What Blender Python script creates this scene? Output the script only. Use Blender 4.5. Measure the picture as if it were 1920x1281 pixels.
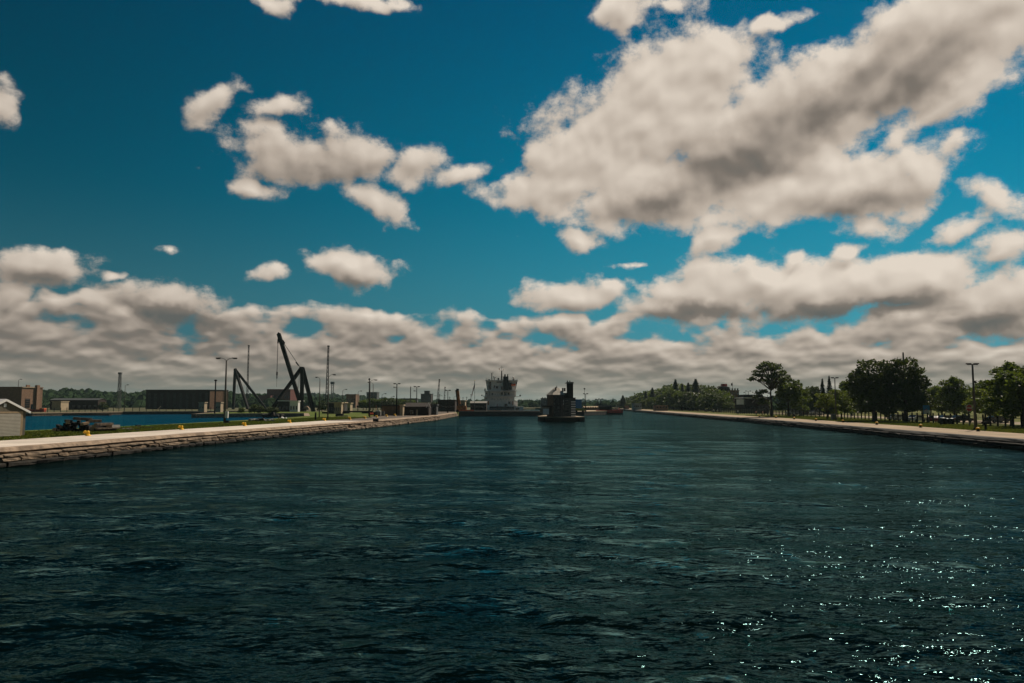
import bpy, math, random
import numpy as np
from mathutils import Vector, Matrix
from math import sin, cos, pi, radians, atan2, asin, sqrt

random.seed(7)
for o in list(bpy.data.objects):
    bpy.data.objects.remove(o)
SC = bpy.context.scene
COL = SC.collection

# ------------------------------------------------------------------ camera, sky, sun, exposure
F = 1400.0                                   # focal length in pixels of the 1920 px wide photograph
PITCH = math.atan(116.5 / F)
CAM_H = 5.0
cam = bpy.data.cameras.new('camera')
cam.sensor_width = 36.0
cam.lens = 36.0 * F / 1920.0
cam.clip_start = 0.1
cam.clip_end = 20000.0
camo = bpy.data.objects.new('camera', cam)
camo.location = (0, 0, CAM_H)
camo.rotation_euler = (pi / 2 + PITCH, 0, 0)
COL.objects.link(camo)
SC.camera = camo

SUN_AZ, SUN_EL = 40.0, 48.0                  # degrees, azimuth clockwise from +Y
SUN_STRENGTH = 4.8
SKY_STRENGTH = 0.10
sun = bpy.data.lights.new('sun', 'SUN')
sun.energy = SUN_STRENGTH
sun.angle = radians(0.53)
sun.color = (1.0, 0.87, 0.72)
suno = bpy.data.objects.new('sun', sun)
sd = Vector((sin(radians(SUN_AZ)) * cos(radians(SUN_EL)), cos(radians(SUN_AZ)) * cos(radians(SUN_EL)), sin(radians(SUN_EL))))
suno.rotation_euler = sd.to_track_quat('Z', 'Y').to_euler()
suno.location = (200, 100, 300)
COL.objects.link(suno)

vs = SC.view_settings
vs.view_transform = 'Standard'
vs.look = 'None'
vs.exposure = 0.0
vs.gamma = 1.0
vs.use_curve_mapping = False
SC.cycles.max_bounces = 6
SC.cycles.diffuse_bounces = 2
SC.cycles.glossy_bounces = 3
SC.cycles.transmission_bounces = 3
SC.cycles.volume_bounces = 0
SC.cycles.caustics_reflective = False
SC.cycles.caustics_refractive = False
SC.cycles.sample_clamp_direct = 24.0
SC.cycles.sample_clamp_indirect = 3.0
SC.cycles.use_denoising = True
SC.cycles.denoiser = 'OPENIMAGEDENOISE'
SC.cycles.denoising_input_passes = 'RGB_ALBEDO_NORMAL'


def ray(px, py):
    x = (px - 960.0) / F
    y = (640.5 - py) / F
    return Vector((x, cos(PITCH) - y * sin(PITCH), sin(PITCH) + y * cos(PITCH)))


def G(px, py, z):
    """the point of the level z where the ray of a photo pixel lands"""
    d = ray(px, py)
    t = (z - CAM_H) / d.z
    return Vector((d.x * t, d.y * t, z))


def W(px, py, Y):
    """the point at distance Y on the ray of a photo pixel"""
    d = ray(px, py)
    t = Y / d.y
    return Vector((d.x * t, Y, CAM_H + d.z * t))


def AE(px, py):
    d = ray(px, py).normalized()
    return atan2(d.x, d.y), asin(d.z)


# ---- node helpers
class N:
    def __init__(s, tree):
        s.t = tree

    def new(s, kind, **kw):
        n = s.t.nodes.new(kind)
        for k, v in kw.items():
            setattr(n, k, v)
        return n

    def put(s, sock, v):
        if isinstance(v, bpy.types.NodeSocket):
            s.t.links.new(v, sock)
        elif v is not None:
            sock.default_value = v

    def math(s, op, a, b=None, c=None, clamp=False):
        n = s.new('ShaderNodeMath', operation=op, use_clamp=clamp)
        s.put(n.inputs[0], a)
        if b is not None: s.put(n.inputs[1], b)
        if c is not None: s.put(n.inputs[2], c)
        return n.outputs[0]

    def vmath(s, op, a, b=None, scale=None):
        n = s.new('ShaderNodeVectorMath', operation=op)
        s.put(n.inputs[0], a)
        if b is not None: s.put(n.inputs[1], b)
        if scale is not None: s.put(n.inputs['Scale'], scale)
        return n.outputs['Value'] if op in ('LENGTH', 'DOT_PRODUCT', 'DISTANCE') else n.outputs['Vector']

    def noise(s, vec, scale, detail=2.0, rough=0.5, dist=0.0, color=False, lac=2.0):
        n = s.new('ShaderNodeTexNoise')
        s.put(n.inputs['Vector'], vec)
        n.inputs['Scale'].default_value = scale
        n.inputs['Detail'].default_value = detail
        n.inputs['Roughness'].default_value = rough
        n.inputs['Distortion'].default_value = dist
        n.inputs['Lacunarity'].default_value = lac
        return n.outputs['Color'] if color else n.outputs[0]

    def ramp(s, v, pts, interp='LINEAR'):
        n = s.new('ShaderNodeValToRGB')
        n.color_ramp.interpolation = interp
        e = n.color_ramp.elements
        while len(e) < len(pts): e.new(0.5)
        for i, (p, c) in enumerate(pts):
            e[i].position = p
            e[i].color = c if len(c) == 4 else (*c, 1)
        s.put(n.inputs[0], v)
        return n.outputs[0]

    def smooth(s, v, a, b, o0=0.0, o1=1.0):
        n = s.new('ShaderNodeMapRange', interpolation_type='SMOOTHSTEP')
        s.put(n.inputs[0], v)
        for i, x in enumerate((a, b, o0, o1)): s.put(n.inputs[i + 1], x)
        return n.outputs[0]

    def mix(s, f, a, b, blend='MIX'):
        n = s.new('ShaderNodeMix', data_type='RGBA', blend_type=blend)
        s.put(n.inputs[0], f)
        for k, v in ((6, a), (7, b)):
            if not isinstance(v, bpy.types.NodeSocket) and len(v) == 3: v = (*v, 1)
            s.put(n.inputs[k], v)
        return n.outputs[2]

    def xyz(s, v):
        n = s.new('ShaderNodeSeparateXYZ'); s.put(n.inputs[0], v)
        return n.outputs

    def comb(s, x, y, z):
        n = s.new('ShaderNodeCombineXYZ')
        for i, v in enumerate((x, y, z)): s.put(n.inputs[i], v)
        return n.outputs[0]


# ---- clouds: soft ellipsoids in azimuth / elevation, broken up by noise
CLOUD = [  # photo x, y, half width, half height, tilt (deg, counter-clockwise), strength
    # the large cloud
    (1250, 200, 165, 130, 20, 1.2), (1330, 120, 75, 75, 0, 1), (1110, 270, 150, 90, 25, 1.0), (1040, 350, 120, 48, 8, 1),
    (1230, 350, 190, 78, 0, 1.2), (1420, 260, 210, 120, 15, 1.5), (1560, 200, 200, 85, 28, 1.4), (1690, 110, 220, 85, 28, 1.4),
    (1850, 50, 170, 95, 25, 1.2), (1610, 350, 150, 62, -3, 1.2), (1450, 370, 190, 60, 0, 1.1), (1720, 310, 70, 40, 10, .9),
    (1800, 160, 130, 55, 30, 1.0), (1640, 420, 70, 24, 0, .8), (1755, 215, 110, 24, 18, .7), (1800, 280, 40, 16, 30, .7),
    # clouds at the upper left
    (590, 295, 150, 42, 5, 1.1), (665, 280, 80, 40, -15, 1), (495, 248, 52, 20, 12, .65), (785, 312, 50, 36, 15, .85),
    (705, 377, 66, 28, -14, .85), (470, 346, 50, 15, 0, .8), (388, 202, 46, 17, 42, .38), (510, 205, 45, 16, 25, .6), (865, 322, 50, 18, 15, .7),
    (660, -2, 75, 14, 0, .75), (495, -2, 30, 10, 0, .6), (1170, 12, 46, 34, 0, .9), (1462, 42, 56, 15, 0, .75), (1265, 5, 45, 14, 0, .6),
    (-8, 185, 22, 30, 0, .6),
    # middle distance puffs
    (75, 495, 110, 37, -3, 1.15), (12, 562, 52, 44, 0, 1.1), (295, 568, 150, 40, 4, 1.2), (120, 575, 55, 16, 0, .7),
    (668, 508, 68, 38, -8, 1.1), (512, 516, 32, 13, 0, .7), (305, 470, 24, 9, 0, .6), (211, 518, 13, 9, 0, .7),
    (1083, 450, 42, 20, -5, .9), (1340, 452, 55, 22, 25, .8), (1065, 558, 105, 32, 0, 1.1), (1785, 428, 66, 26, 22, .9),
    (1590, 473, 42, 16, 25, .8), (1885, 480, 48, 24, 25, .8), (1182, 495, 42, 8, 5, .6), (1850, 355, 70, 20, -25, .6), (1490, 495, 30, 14, 40, .6),
    # the long bank on the right
    (1350, 548, 170, 58, 4, 1.25), (1530, 545, 220, 60, 4, 1.3), (1720, 520, 170, 58, 14, 1.25), (1860, 580, 200, 66, 6, 1.3),
    (1240, 575, 90, 26, 0, 1.0),
]
BELLY = [  # shaded cores: the thick parts of those clouds
    (1400, 290, 250, 75, 22, 1.0), (1560, 200, 230, 50, 30, 1.0), (1720, 140, 170, 55, 30, .9), (1250, 370, 150, 38, 10, .8),
    (1620, 385, 170, 32, 0, .65), (590, 310, 160, 30, 4, .45), (1330, 585, 160, 22, 0, .9), (1600, 580, 210, 24, 3, 1.0),
    (1860, 600, 120, 22, 0, .7), (330, 592, 130, 22, 0, .9), (670, 525, 60, 16, 0, .5), (70, 520, 90, 20, 0, .5),
]


def blob_group(name, blobs, k=0.25):
    g = bpy.data.node_groups.new(name, 'ShaderNodeTree')
    g.interface.new_socket('Vector', in_out='INPUT', socket_type='NodeSocketVector')
    g.interface.new_socket('Value', in_out='OUTPUT', socket_type='NodeSocketFloat')
    n = N(g)
    gi = n.new('NodeGroupInput'); go = n.new('NodeGroupOutput')
    acc = None
    for px, py, rx, ry, tilt, st in blobs:
        a, e = AE(px, py)
        sc = cos(atan2(px - 960, F))            # pixels cover a smaller angle off axis
        ca = cos(e)
        m = n.new('ShaderNodeMapping', vector_type='TEXTURE')
        n.put(m.inputs['Vector'], gi.outputs[0])
        m.inputs['Location'].default_value = (a, e, 0)
        m.inputs['Rotation'].default_value = (0, 0, radians(tilt))
        m.inputs['Scale'].default_value = (rx / F * sc * sc / ca, ry / F * sc, 1)
        l = n.vmath('LENGTH', m.outputs[0])
        v = n.math('MULTIPLY_ADD', l, -st, st)
        if acc is None: acc = v
        else: acc = n.math('SMOOTH_MAX', acc, v, k)
    n.put(go.inputs[0], acc)
    return g


def cloud_group():
    """density of cloud in a direction (azimuth, elevation, 0)"""
    bg = blob_group('cloud_shapes', CLOUD)
    g = bpy.data.node_groups.new('cloud_density', 'ShaderNodeTree')
    g.interface.new_socket('AE', in_out='INPUT', socket_type='NodeSocketVector')
    g.interface.new_socket('Density', in_out='OUTPUT', socket_type='NodeSocketFloat')
    g.interface.new_socket('Bank', in_out='OUTPUT', socket_type='NodeSocketFloat')
    n = N(g)
    gi = n.new('NodeGroupInput'); go = n.new('NodeGroupOutput')
    ae = gi.outputs[0]
    w = n.vmath('SUBTRACT', n.noise(ae, 9.0, 3, 0.6, color=True), (0.5, 0.5, 0.5))
    wv = n.vmath('ADD', ae, n.vmath('MULTIPLY', w, (0.075, 0.055, 0)))
    b = n.new('ShaderNodeGroup'); b.node_tree = bg
    n.put(b.inputs[0], wv)
    blob = n.math('MAXIMUM', b.outputs[0], -1.2)
    s = n.xyz(ae)
    # beyond the frame: scattered clouds of the same kind
    out = n.math('MAXIMUM', n.smooth(n.math('ABSOLUTE', s[0]), 0.64, 0.8), n.smooth(s[1], 0.56, 0.7))
    sca = n.math('MULTIPLY_ADD', n.noise(ae, 3.4, 2, 0.5), 5.0, -3.9)
    blob = n.math('ADD', n.math('MULTIPLY', blob, n.math('SUBTRACT', 1.0, out)), n.math('MULTIPLY', sca, out))
    # billows
    f1 = n.noise(n.vmath('MULTIPLY', ae, (1, 1.25, 1)), 14.0, 10, 0.69)
    f1s = n.noise(n.vmath('MULTIPLY', ae, (1, 1.25, 1)), 14.0, 2, 0.5)
    vo = n.new('ShaderNodeTexVoronoi', feature='SMOOTH_F1')
    n.put(vo.inputs['Vector'], wv)
    vo.inputs['Scale'].default_value = 34.0
    vo.inputs['Smoothness'].default_value = 0.5
    vo.inputs['Detail'].default_value = 0.0
    vo.inputs['Roughness'].default_value = 0.5
    bil = n.math('MULTIPLY_ADD', vo.outputs['Distance'], -0.7, 0.28)
    nz = n.math('MULTIPLY_ADD', f1, 2.5, -1.17)
    d1 = n.math('ADD', n.math('ADD', blob, nz), n.math('MULTIPLY', bil, 0.7))
    # the low banks towards the horizon: flattened, layered
    e0 = n.math('MAXIMUM', s[1], 0.0)
    # the further down, the flatter
    pe = n.math('MULTIPLY', n.math('LOGARITHM', n.math('ADD', e0, 0.03), 2.718), 0.205)
    st = n.comb(s[0], pe, 0.0)
    lo = n.noise(n.vmath('MULTIPLY', ae, (1, 0.25, 1)), 9.0, 3, 0.5)
    h = n.noise(st, 11.0, 7, 0.54)
    hs = n.noise(st, 11.0, 3, 0.5)
    h2 = n.noise(n.vmath('ADD', st, (3.1, 0.4, 0)), 22.0, 2, 0.5)
    top = n.math('MULTIPLY_ADD', lo, 0.055, 0.090)      # elevation of the cloud tops
    cov = n.math('DIVIDE', n.math('SUBTRACT', top, s[1]), 0.015)
    cov = n.math('MINIMUM', cov, n.smooth(s[1], 0.085, 0.03, 0.25, 1.7))
    cov = n.math('MAXIMUM', cov, -2.0)
    d2 = n.math('ADD', cov, n.math('MULTIPLY_ADD', h, 4.6, -2.15))
    d2 = n.math('ADD', d2, n.math('MULTIPLY_ADD', h2, 1.4, -0.7))
    d2 = n.math('ADD', d2, n.math('MULTIPLY', bil, 0.5))
    dens = n.math('MAXIMUM', d1, d2)
    n.put(go.inputs[0], dens)
    s1 = n.math('ADD', n.math('ADD', blob, n.math('MULTIPLY_ADD', f1s, 2.5, -1.17)), n.math('MULTIPLY', bil, 0.9))
    s2 = n.math('ADD', cov, n.math('MULTIPLY_ADD', hs, 4.6, -2.15))
    s2 = n.math('ADD', s2, n.math('MULTIPLY_ADD', h2, 1.4, -0.7))
    n.put(go.inputs[1], n.math('MAXIMUM', s1, s2))
    return g


world = bpy.data.worlds.new('World')
SC.world = world
world.use_nodes = True
wt = world.node_tree
wt.nodes.clear()
n = N(wt)
tc = n.new('ShaderNodeTexCoord')
dirn = n.vmath('NORMALIZE', tc.outputs['Generated'])
sx = n.xyz(dirn)
az = n.math('ARCTAN2', sx[0], sx[1])
el = n.math('ARCSINE', sx[2])
ae = n.comb(az, el, 0.0)
sky = n.new('ShaderNodeTexSky', sky_type='NISHITA')
sky.sun_disc = False
sky.sun_elevation = radians(SUN_EL)
sky.sun_rotation = radians(SUN_AZ)
sky.air_density = 1.0
sky.dust_density = 0.3
sky.ozone_density = 3.0
# graded like the film: the blue of the physical sky, deepened, with a teal hue
sb = n.xyz(sky.outputs[0])[2]
sdot = n.vmath('DOT_PRODUCT', dirn, tuple(sd))
sunside = n.smooth(sdot, 0.30, 0.90)
kb = n.math('MULTIPLY', n.math('POWER', sb, 1.45), n.math('MULTIPLY_ADD', sunside, 0.07, 0.102))
hue = n.ramp(n.math('MULTIPLY', el, 1.0), [(0.0, (.09, .80, 1.0)), (0.12, (.03, .74, 1.0)), (0.3, (.0, .58, 1.0)), (0.5, (.0, .43, .88)), (0.75, (.0, .30, .68))])
skyc = n.vmath('MULTIPLY', hue, n.comb(kb, kb, kb))
cg = cloud_group()
osc = n.smooth(el, 0.02, 0.16, 0.35, 1.0)
c1 = n.new('ShaderNodeGroup'); c1.node_tree = cg; n.put(c1.inputs[0], ae)
c2 = n.new('ShaderNodeGroup'); c2.node_tree = cg; n.put(c2.inputs[0], n.vmath('ADD', ae, n.vmath('MULTIPLY', (0.006, 0.014, 0), n.comb(osc, osc, 0.0))))
D = c1.outputs[0]
D2 = c2.outputs[1]
alpha = n.smooth(D, -0.26, 0.36)
bl = n.new('ShaderNodeGroup'); bl.node_tree = blob_group('cloud_cores', BELLY)
wv2 = n.vmath('ADD', ae, n.vmath('MULTIPLY', n.vmath('SUBTRACT', n.noise(ae, 14.0, 4, 0.6, color=True), (0.5, 0.5, 0.5)), (0.06, 0.05, 0)))
n.put(bl.inputs[0], wv2)
core = n.smooth(bl.outputs[0], -0.25, 0.8)
grad = n.math('SUBTRACT', c1.outputs[1], D2)
lit = n.math('MULTIPLY_ADD', grad, n.smooth(el, 0.05, 0.14, 0.46, 0.30), 0.78)
thick = n.smooth(D, 0.5, 2.6)
lit = n.math('SUBTRACT', lit, n.math('MULTIPLY', thick, 0.12))
lit = n.math('SUBTRACT', lit, n.math('MULTIPLY', core, 0.42))
lowd = n.smooth(el, 0.165, 0.05)
lit = n.math('SUBTRACT', lit, n.math('MULTIPLY', lowd, 0.36))
lit = n.math('ADD', lit, n.math('MULTIPLY_ADD', n.smooth(az, -0.55, 0.45), 0.17, -0.13), clamp=True)
S = SKY_STRENGTH
ccol = n.ramp(lit, [(0.0, (.11 / S, .115 / S, .108 / S)), (0.3, (.195 / S, .168 / S, .142 / S)), (0.62, (.46 / S, .39 / S, .325 / S)), (1.0, (.76 / S, .67 / S, .57 / S))])
# the far sky is veiled by the air
skyv = n.mix(n.smooth(el, 0.28, 0.0, 0.0, 0.20), skyc, (.20 / S, .24 / S, .24 / S))
fin = n.mix(alpha, skyv, ccol)
fin = n.mix(n.smooth(el, 0.075, 0.0, 0.0, 0.55), fin, (.225 / S, .225 / S, .180 / S))
bgd = n.new('ShaderNodeBackground')
n.put(bgd.inputs[0], fin)
bgd.inputs[1].default_value = S
wo = n.new('ShaderNodeOutputWorld')
wt.links.new(bgd.outputs[0], wo.inputs[0])
world.cycles.sampling_method = 'MANUAL'
world.cycles.sample_map_resolution = 512


# ------------------------------------------------------------------ materials
MATS = {}


def mat(name, col, rough=0.8, var=0.25, scale=1.5, bump=0.0, bscale=8.0, metal=0.0, spec=0.3, col2=None, stretch=(1, 1, 1), detail=5):
    if name in MATS: return MATS[name]
    m = bpy.data.materials.new(name)
    m.use_nodes = True
    t = m.node_tree
    t.nodes.clear()
    k = N(t)
    p = k.new('ShaderNodeBsdfPrincipled')
    o = k.new('ShaderNodeOutputMaterial')
    t.links.new(p.outputs[0], o.inputs[0])
    g = k.new('ShaderNodeNewGeometry')
    pos = k.vmath('MULTIPLY', g.outputs['Position'], stretch)
    c2 = col2 if col2 else tuple(max(0.0, c * (1 - var)) for c in col)
    c1 = col if col2 else tuple(min(1.0, c * (1 + var)) for c in col)
    f = k.noise(pos, scale, detail, 0.62)
    f = k.smooth(f, 0.3, 0.7)
    c = k.mix(f, c2, c1)
    k.put(p.inputs['Base Color'], c)
    p.inputs['Roughness'].default_value = rough
    p.inputs['Metallic'].default_value = metal
    p.inputs['Specular IOR Level'].default_value = spec
    if bump:
        b = k.new('ShaderNodeBump')
        b.inputs['Strength'].default_value = bump
        b.inputs['Distance'].default_value = 0.1
        k.put(b.inputs['Height'], k.noise(pos, bscale, 5, 0.6))
        k.put(p.inputs['Normal'], b.outputs[0])
    MATS[name] = m
    return m


def water_mat(name, base, refl, b1=1.0, b2=1.0, mirror=0.36):
    m = bpy.data.materials.new(name)
    m.use_nodes = True
    t = m.node_tree
    t.nodes.clear()
    k = N(t)
    dif = k.new('ShaderNodeBsdfDiffuse')              # the body colour of the water, murky green in the canal
    dif.inputs['Color'].default_value = (*base, 1)
    gl = k.new('ShaderNodeBsdfAnisotropic')
    gl.inputs['Color'].default_value = (*refl, 1)
    gl.inputs['Roughness'].default_value = 0.06
    mx = k.new('ShaderNodeMixShader')
    o = k.new('ShaderNodeOutputMaterial')
    t.links.new(dif.outputs[0], mx.inputs[1])
    t.links.new(gl.outputs[0], mx.inputs[2])
    t.links.new(mx.outputs[0], o.inputs[0])
    g = k.new('ShaderNodeNewGeometry')
    pos = g.outputs['Position']
    rot = k.new('ShaderNodeMapping')
    k.put(rot.inputs['Vector'], pos)
    rot.inputs['Rotation'].default_value = (0, 0, radians(8))
    rot.inputs['Scale'].default_value = (0.62, 1.25, 1)
    v = rot.outputs[0]
    # gusts: patches where the ripples are stronger
    gust = k.smooth(k.noise(k.vmath('MULTIPLY', pos, (0.5, 1.0, 1)), 0.055, 3, 0.55), 0.32, 0.68, 0.55, 1.25)
    h = k.math('MULTIPLY', k.noise(v, 0.55, 2, 0.55, 0.4), 0.42)
    h = k.math('MULTIPLY_ADD', k.noise(v, 2.1, 2, 0.6, 0.5), 0.13, h)
    h = k.math('MULTIPLY', h, gust)
    b = k.new('ShaderNodeBump')
    b.inputs['Strength'].default_value = 1.0
    b.inputs['Distance'].default_value = 0.8 * b1
    k.put(b.inputs['Height'], h)
    # capillary ripples: too small for the grid, so they tilt the normal itself
    c1_ = k.vmath('SUBTRACT', k.noise(v, 5.0, 1, 0.5, color=True), (0.5, 0.5, 0.5))
    c2_ = k.vmath('SUBTRACT', k.noise(k.vmath('ADD', v, (7, 3, 0)), 17.0, 1, 0.5, color=True), (0.5, 0.5, 0.5))
    tilt = k.vmath('ADD', k.vmath('MULTIPLY', c1_, (0.50 * b2, 0.78 * b2, 0)), k.vmath('MULTIPLY', c2_, (0.42 * b2, 0.66 * b2, 0)))
    tilt = k.vmath('SCALE', tilt, scale=gust)
    nn = k.vmath('NORMALIZE', k.vmath('ADD', b.outputs[0], tilt))
    k.put(gl.inputs['Normal'], nn)
    gi = k.new('ShaderNodeNewGeometry')
    cs = k.math('MAXIMUM', k.vmath('DOT_PRODUCT', gi.outputs['Incoming'], nn), 0.0)
    # the photograph was taken through a polarising filter: a weaker mirror than bare Fresnel
    fac = k.math('MULTIPLY', k.math('POWER', k.math("SUBTRACT", 1.0, cs), 4.9), k.math("MULTIPLY", k.smooth(k.noise(k.vmath("MULTIPLY", pos, (0.35, 1.0, 1)), 0.12, 4, 0.6), 0.3, 0.7, 0.78, 1.22), mirror))
    k.put(mx.inputs[0], fac)
    return m


# ------------------------------------------------------------------ water: real waves, finer close by, one sheet to the horizon
def make_water():
    rng = np.random.default_rng(3)
    nr, na = 560, 620
    r = 2.5 * (420.0 / 2.5) ** (np.arange(nr) / (nr - 1.0))
    a = np.linspace(-radians(62), radians(62), na)
    R, A = np.meshgrid(r, a, indexing='ij')
    X = R * np.sin(A)
    Y = R * np.cos(A) - 4.0
    Z = np.zeros_like(X)
    for i in range(46):
        lam = 0.8 * (10.0 / 0.8) ** rng.random()
        th = radians(78 + rng.normal() * 34)           # travelling mostly along the channel
        kx, ky = 2 * pi / lam * cos(th), 2 * pi / lam * sin(th)
        amp = 0.0036 * lam ** 0.70
        cell = np.maximum(R * (math.log(420 / 2.5) / nr), R * radians(124) / na)
        fade = np.clip((lam / cell - 3.0) / 3.0, 0, 1)
        ph = kx * X + ky * Y + rng.random() * 6.283 + 0.8 * np.sin(0.11 * X + i) + 0.8 * np.sin(0.09 * Y + 2 * i)
        Z += amp * fade * (np.sin(ph) + 0.25 * np.sin(2 * ph + 1.57))
    Z *= (0.75 + 0.35 * np.sin(0.045 * X + 1.0 + 0.03 * Y) * np.sin(0.06 * Y + 0.4))
    edge = np.clip((420 - R) / 60, 0, 1)
    Z *= edge
    # outer skirt
    v = np.stack([X, Y, Z], -1).reshape(-1, 3)
    idx = np.arange(nr * na).reshape(nr, na)
    f = np.stack([idx[:-1, :-1], idx[:-1, 1:], idx[1:, 1:], idx[1:, :-1]], -1).reshape(-1, 4)[:, ::-1]
    me = bpy.data.meshes.new('water')
    me.vertices.add(len(v)); me.vertices.foreach_set('co', v.astype(np.float32).ravel())
    me.loops.add(f.size); me.loops.foreach_set('vertex_index', f.astype(np.int32).ravel())
    me.polygons.add(len(f)); me.polygons.foreach_set('loop_start', np.arange(0, f.size, 4, dtype=np.int32))
    me.update(calc_edges=True)
    me.polygons.foreach_set('use_smooth', np.ones(len(f), dtype=bool))
    ob = bpy.data.objects.new('water', me)
    COL.objects.link(ob)
    ob['kind'] = 'structure'
    # the surrounding sheet: everything outside the fan, butted to its rim
    def rim(a_, r_): return (r_ * sin(a_), r_ * cos(a_) - 4.0, 0.0)
    vv, ff = [], []
    far = 6000.0
    outer = [rim(x, r[-1]) for x in a]
    base = len(vv); vv += outer; vv += [(sin(x) * far, cos(x) * far, 0.0) for x in a]
    for i in range(na - 1): ff.append((base + i + 1, base + i, base + na + i, base + na + i + 1))
    side = [(-1, 0), (1, na - 1)]
    i0 = len(vv)
    vv += [rim(a[0], r[0]), rim(a[-1], r[0]), (-far, -400, 0), (far, -400, 0), (0, -400, 0)]
    L, Rr = base, base + na - 1
    LF, RF = base + na, base + 2 * na - 1
    ff += [(i0, i0 + 2, LF, L), (i0 + 1, Rr, RF, i0 + 3), (i0, i0 + 4, i0 + 2), (i0 + 1, i0 + 3, i0 + 4), (i0, i0 + 1, i0 + 4)]
    me2 = bpy.data.meshes.new('outer_water')
    me2.from_pydata(vv, [], ff)
    me2.update()
    ob2 = bpy.data.objects.new('outer_water', me2)
    COL.objects.link(ob2)
    ob2['kind'] = 'structure'
    wm = water_mat('canal_water', (0.0005, 0.0030, 0.0028), (0.50, 0.98, 1.0))
    me.materials.append(wm)
    me2.materials.append(wm)


make_water()


# ------------------------------------------------------------------ mesh building
class MB:
    def __init__(s):
        s.v, s.f, s.mi, s.cur = [], [], [], 0

    def add(s, vs_, fs_):
        b = len(s.v)
        s.v += [tuple(p) for p in vs_]
        s.f += [tuple(i + b for i in q) for q in fs_]
        s.mi += [s.cur] * len(fs_)
        return s

    def box(s, x0, x1, y0, y1, z0, z1):
        return s.add([(x0, y0, z0), (x1, y0, z0), (x1, y1, z0), (x0, y1, z0), (x0, y0, z1), (x1, y0, z1), (x1, y1, z1), (x0, y1, z1)],
                     [(0, 3, 2, 1), (4, 5, 6, 7), (0, 1, 5, 4), (1, 2, 6, 5), (2, 3, 7, 6), (3, 0, 4, 7)])

    def tube(s, p, q, r0, r1=None, n_=8, cap=True):
        r1 = r0 if r1 is None else r1
        p, q = Vector(p), Vector(q)
        d = (q - p).normalized()
        u = d.cross(Vector((0, 0, 1)) if abs(d.z) < .95 else Vector((1, 0, 0))).normalized()
        w = d.cross(u)
        vs_ = []
        for c, r in ((p, r0), (q, r1)):
            for i in range(n_):
                a = 2 * pi * i / n_
                vs_.append(c + (u * cos(a) + w * sin(a)) * r)
        fs_ = [(i, (i + 1) % n_, n_ + (i + 1) % n_, n_ + i) for i in range(n_)]
        if cap: fs_ += [tuple(range(n_))[::-1], tuple(range(n_, 2 * n_))]
        return s.add(vs_, fs_)

    def path(s, pts, r, n_=6):
        rs = r if isinstance(r, (list, tuple)) else [r] * len(pts)
        for i in range(len(pts) - 1): s.tube(pts[i], pts[i + 1], rs[i], rs[i + 1], n_)
        return s

    def bar(s, p, q, w, h):
        p, q = Vector(p), Vector(q)
        d = (q - p).normalized()
        u = d.cross(Vector((0, 0, 1)) if abs(d.z) < .98 else Vector((0, 1, 0))).normalized() * (w / 2)
        t = u.cross(d).normalized() * (h / 2)
        vs_ = [p - u - t, p + u - t, p + u + t, p - u + t, q - u - t, q + u - t, q + u + t, q - u + t]
        return s.add(vs_, [(0, 1, 2, 3), (7, 6, 5, 4), (1, 0, 4, 5), (2, 1, 5, 6), (3, 2, 6, 7), (0, 3, 7, 4)])

    def prism(s, poly, z0, z1):
        k = len(poly)
        a = sum(poly[i][0] * poly[(i + 1) % k][1] - poly[(i + 1) % k][0] * poly[i][1] for i in range(k))
        if a < 0: poly = poly[::-1]
        vs_ = [(x, y, z0) for x, y in poly] + [(x, y, z1) for x, y in poly]
        return s.add(vs_, [tuple(range(k))[::-1], tuple(range(k, 2 * k))] + [(i, (i + 1) % k, k + (i + 1) % k, k + i) for i in range(k)])

    def xprism(s, prof, x0, x1):
        """profile in (y, z) extruded along x"""
        k = len(prof)
        vs_ = [(x0, y, z) for y, z in prof] + [(x1, y, z) for y, z in prof]
        return s.add(vs_, [tuple(range(k))[::-1], tuple(range(k, 2 * k))] + [(i, (i + 1) % k, k + (i + 1) % k, k + i) for i in range(k)])

    def yprism(s, prof, y0, y1):
        """profile in (x, z) extruded along y"""
        k = len(prof)
        vs_ = [(x, y0, z) for x, z in prof] + [(x, y1, z) for x, z in prof]
        return s.add(vs_, [tuple(range(k)), tuple(range(k, 2 * k))[::-1]] + [((i + 1) % k, i, k + i, k + (i + 1) % k) for i in range(k)])

    def lathe(s, c, prof, n_=10):
        vs_ = []
        for r, z in prof:
            for i in range(n_):
                a = 2 * pi * i / n_
                vs_.append((c[0] + r * cos(a), c[1] + r * sin(a), c[2] + z))
        fs_ = []
        for j in range(len(prof) - 1):
            for i in range(n_):
                fs_.append((j * n_ + i, j * n_ + (i + 1) % n_, (j + 1) * n_ + (i + 1) % n_, (j + 1) * n_ + i))
        fs_ += [tuple(range(n_))[::-1], tuple(range((len(prof) - 1) * n_, len(prof) * n_))]
        return s.add(vs_, fs_)

    def ball(s, c, r, n_=8, sq=1.0):
        return s.lathe(c, [(r * max(.02, sin(pi * j / n_)), -r * sq * cos(pi * j / n_)) for j in range(n_ + 1)], n_)

    def mesh(s, name, mats, smooth=False):
        me = bpy.data.meshes.new(name)
        me.from_pydata(s.v, [], s.f)
        for m in (mats if isinstance(mats, (list, tuple)) else [mats]): me.materials.append(m)
        if any(s.mi): me.polygons.foreach_set('material_index', s.mi)
        if smooth:
            me.polygons.foreach_set('use_smooth', [True] * len(me.polygons))
        me.update()
        return me

    def build(s, name, mats, parent=None, smooth=False):
        o = bpy.data.objects.new(name, s.mesh(name, mats, smooth))
        COL.objects.link(o)
        if parent is not None: o.parent = parent
        return o


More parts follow.
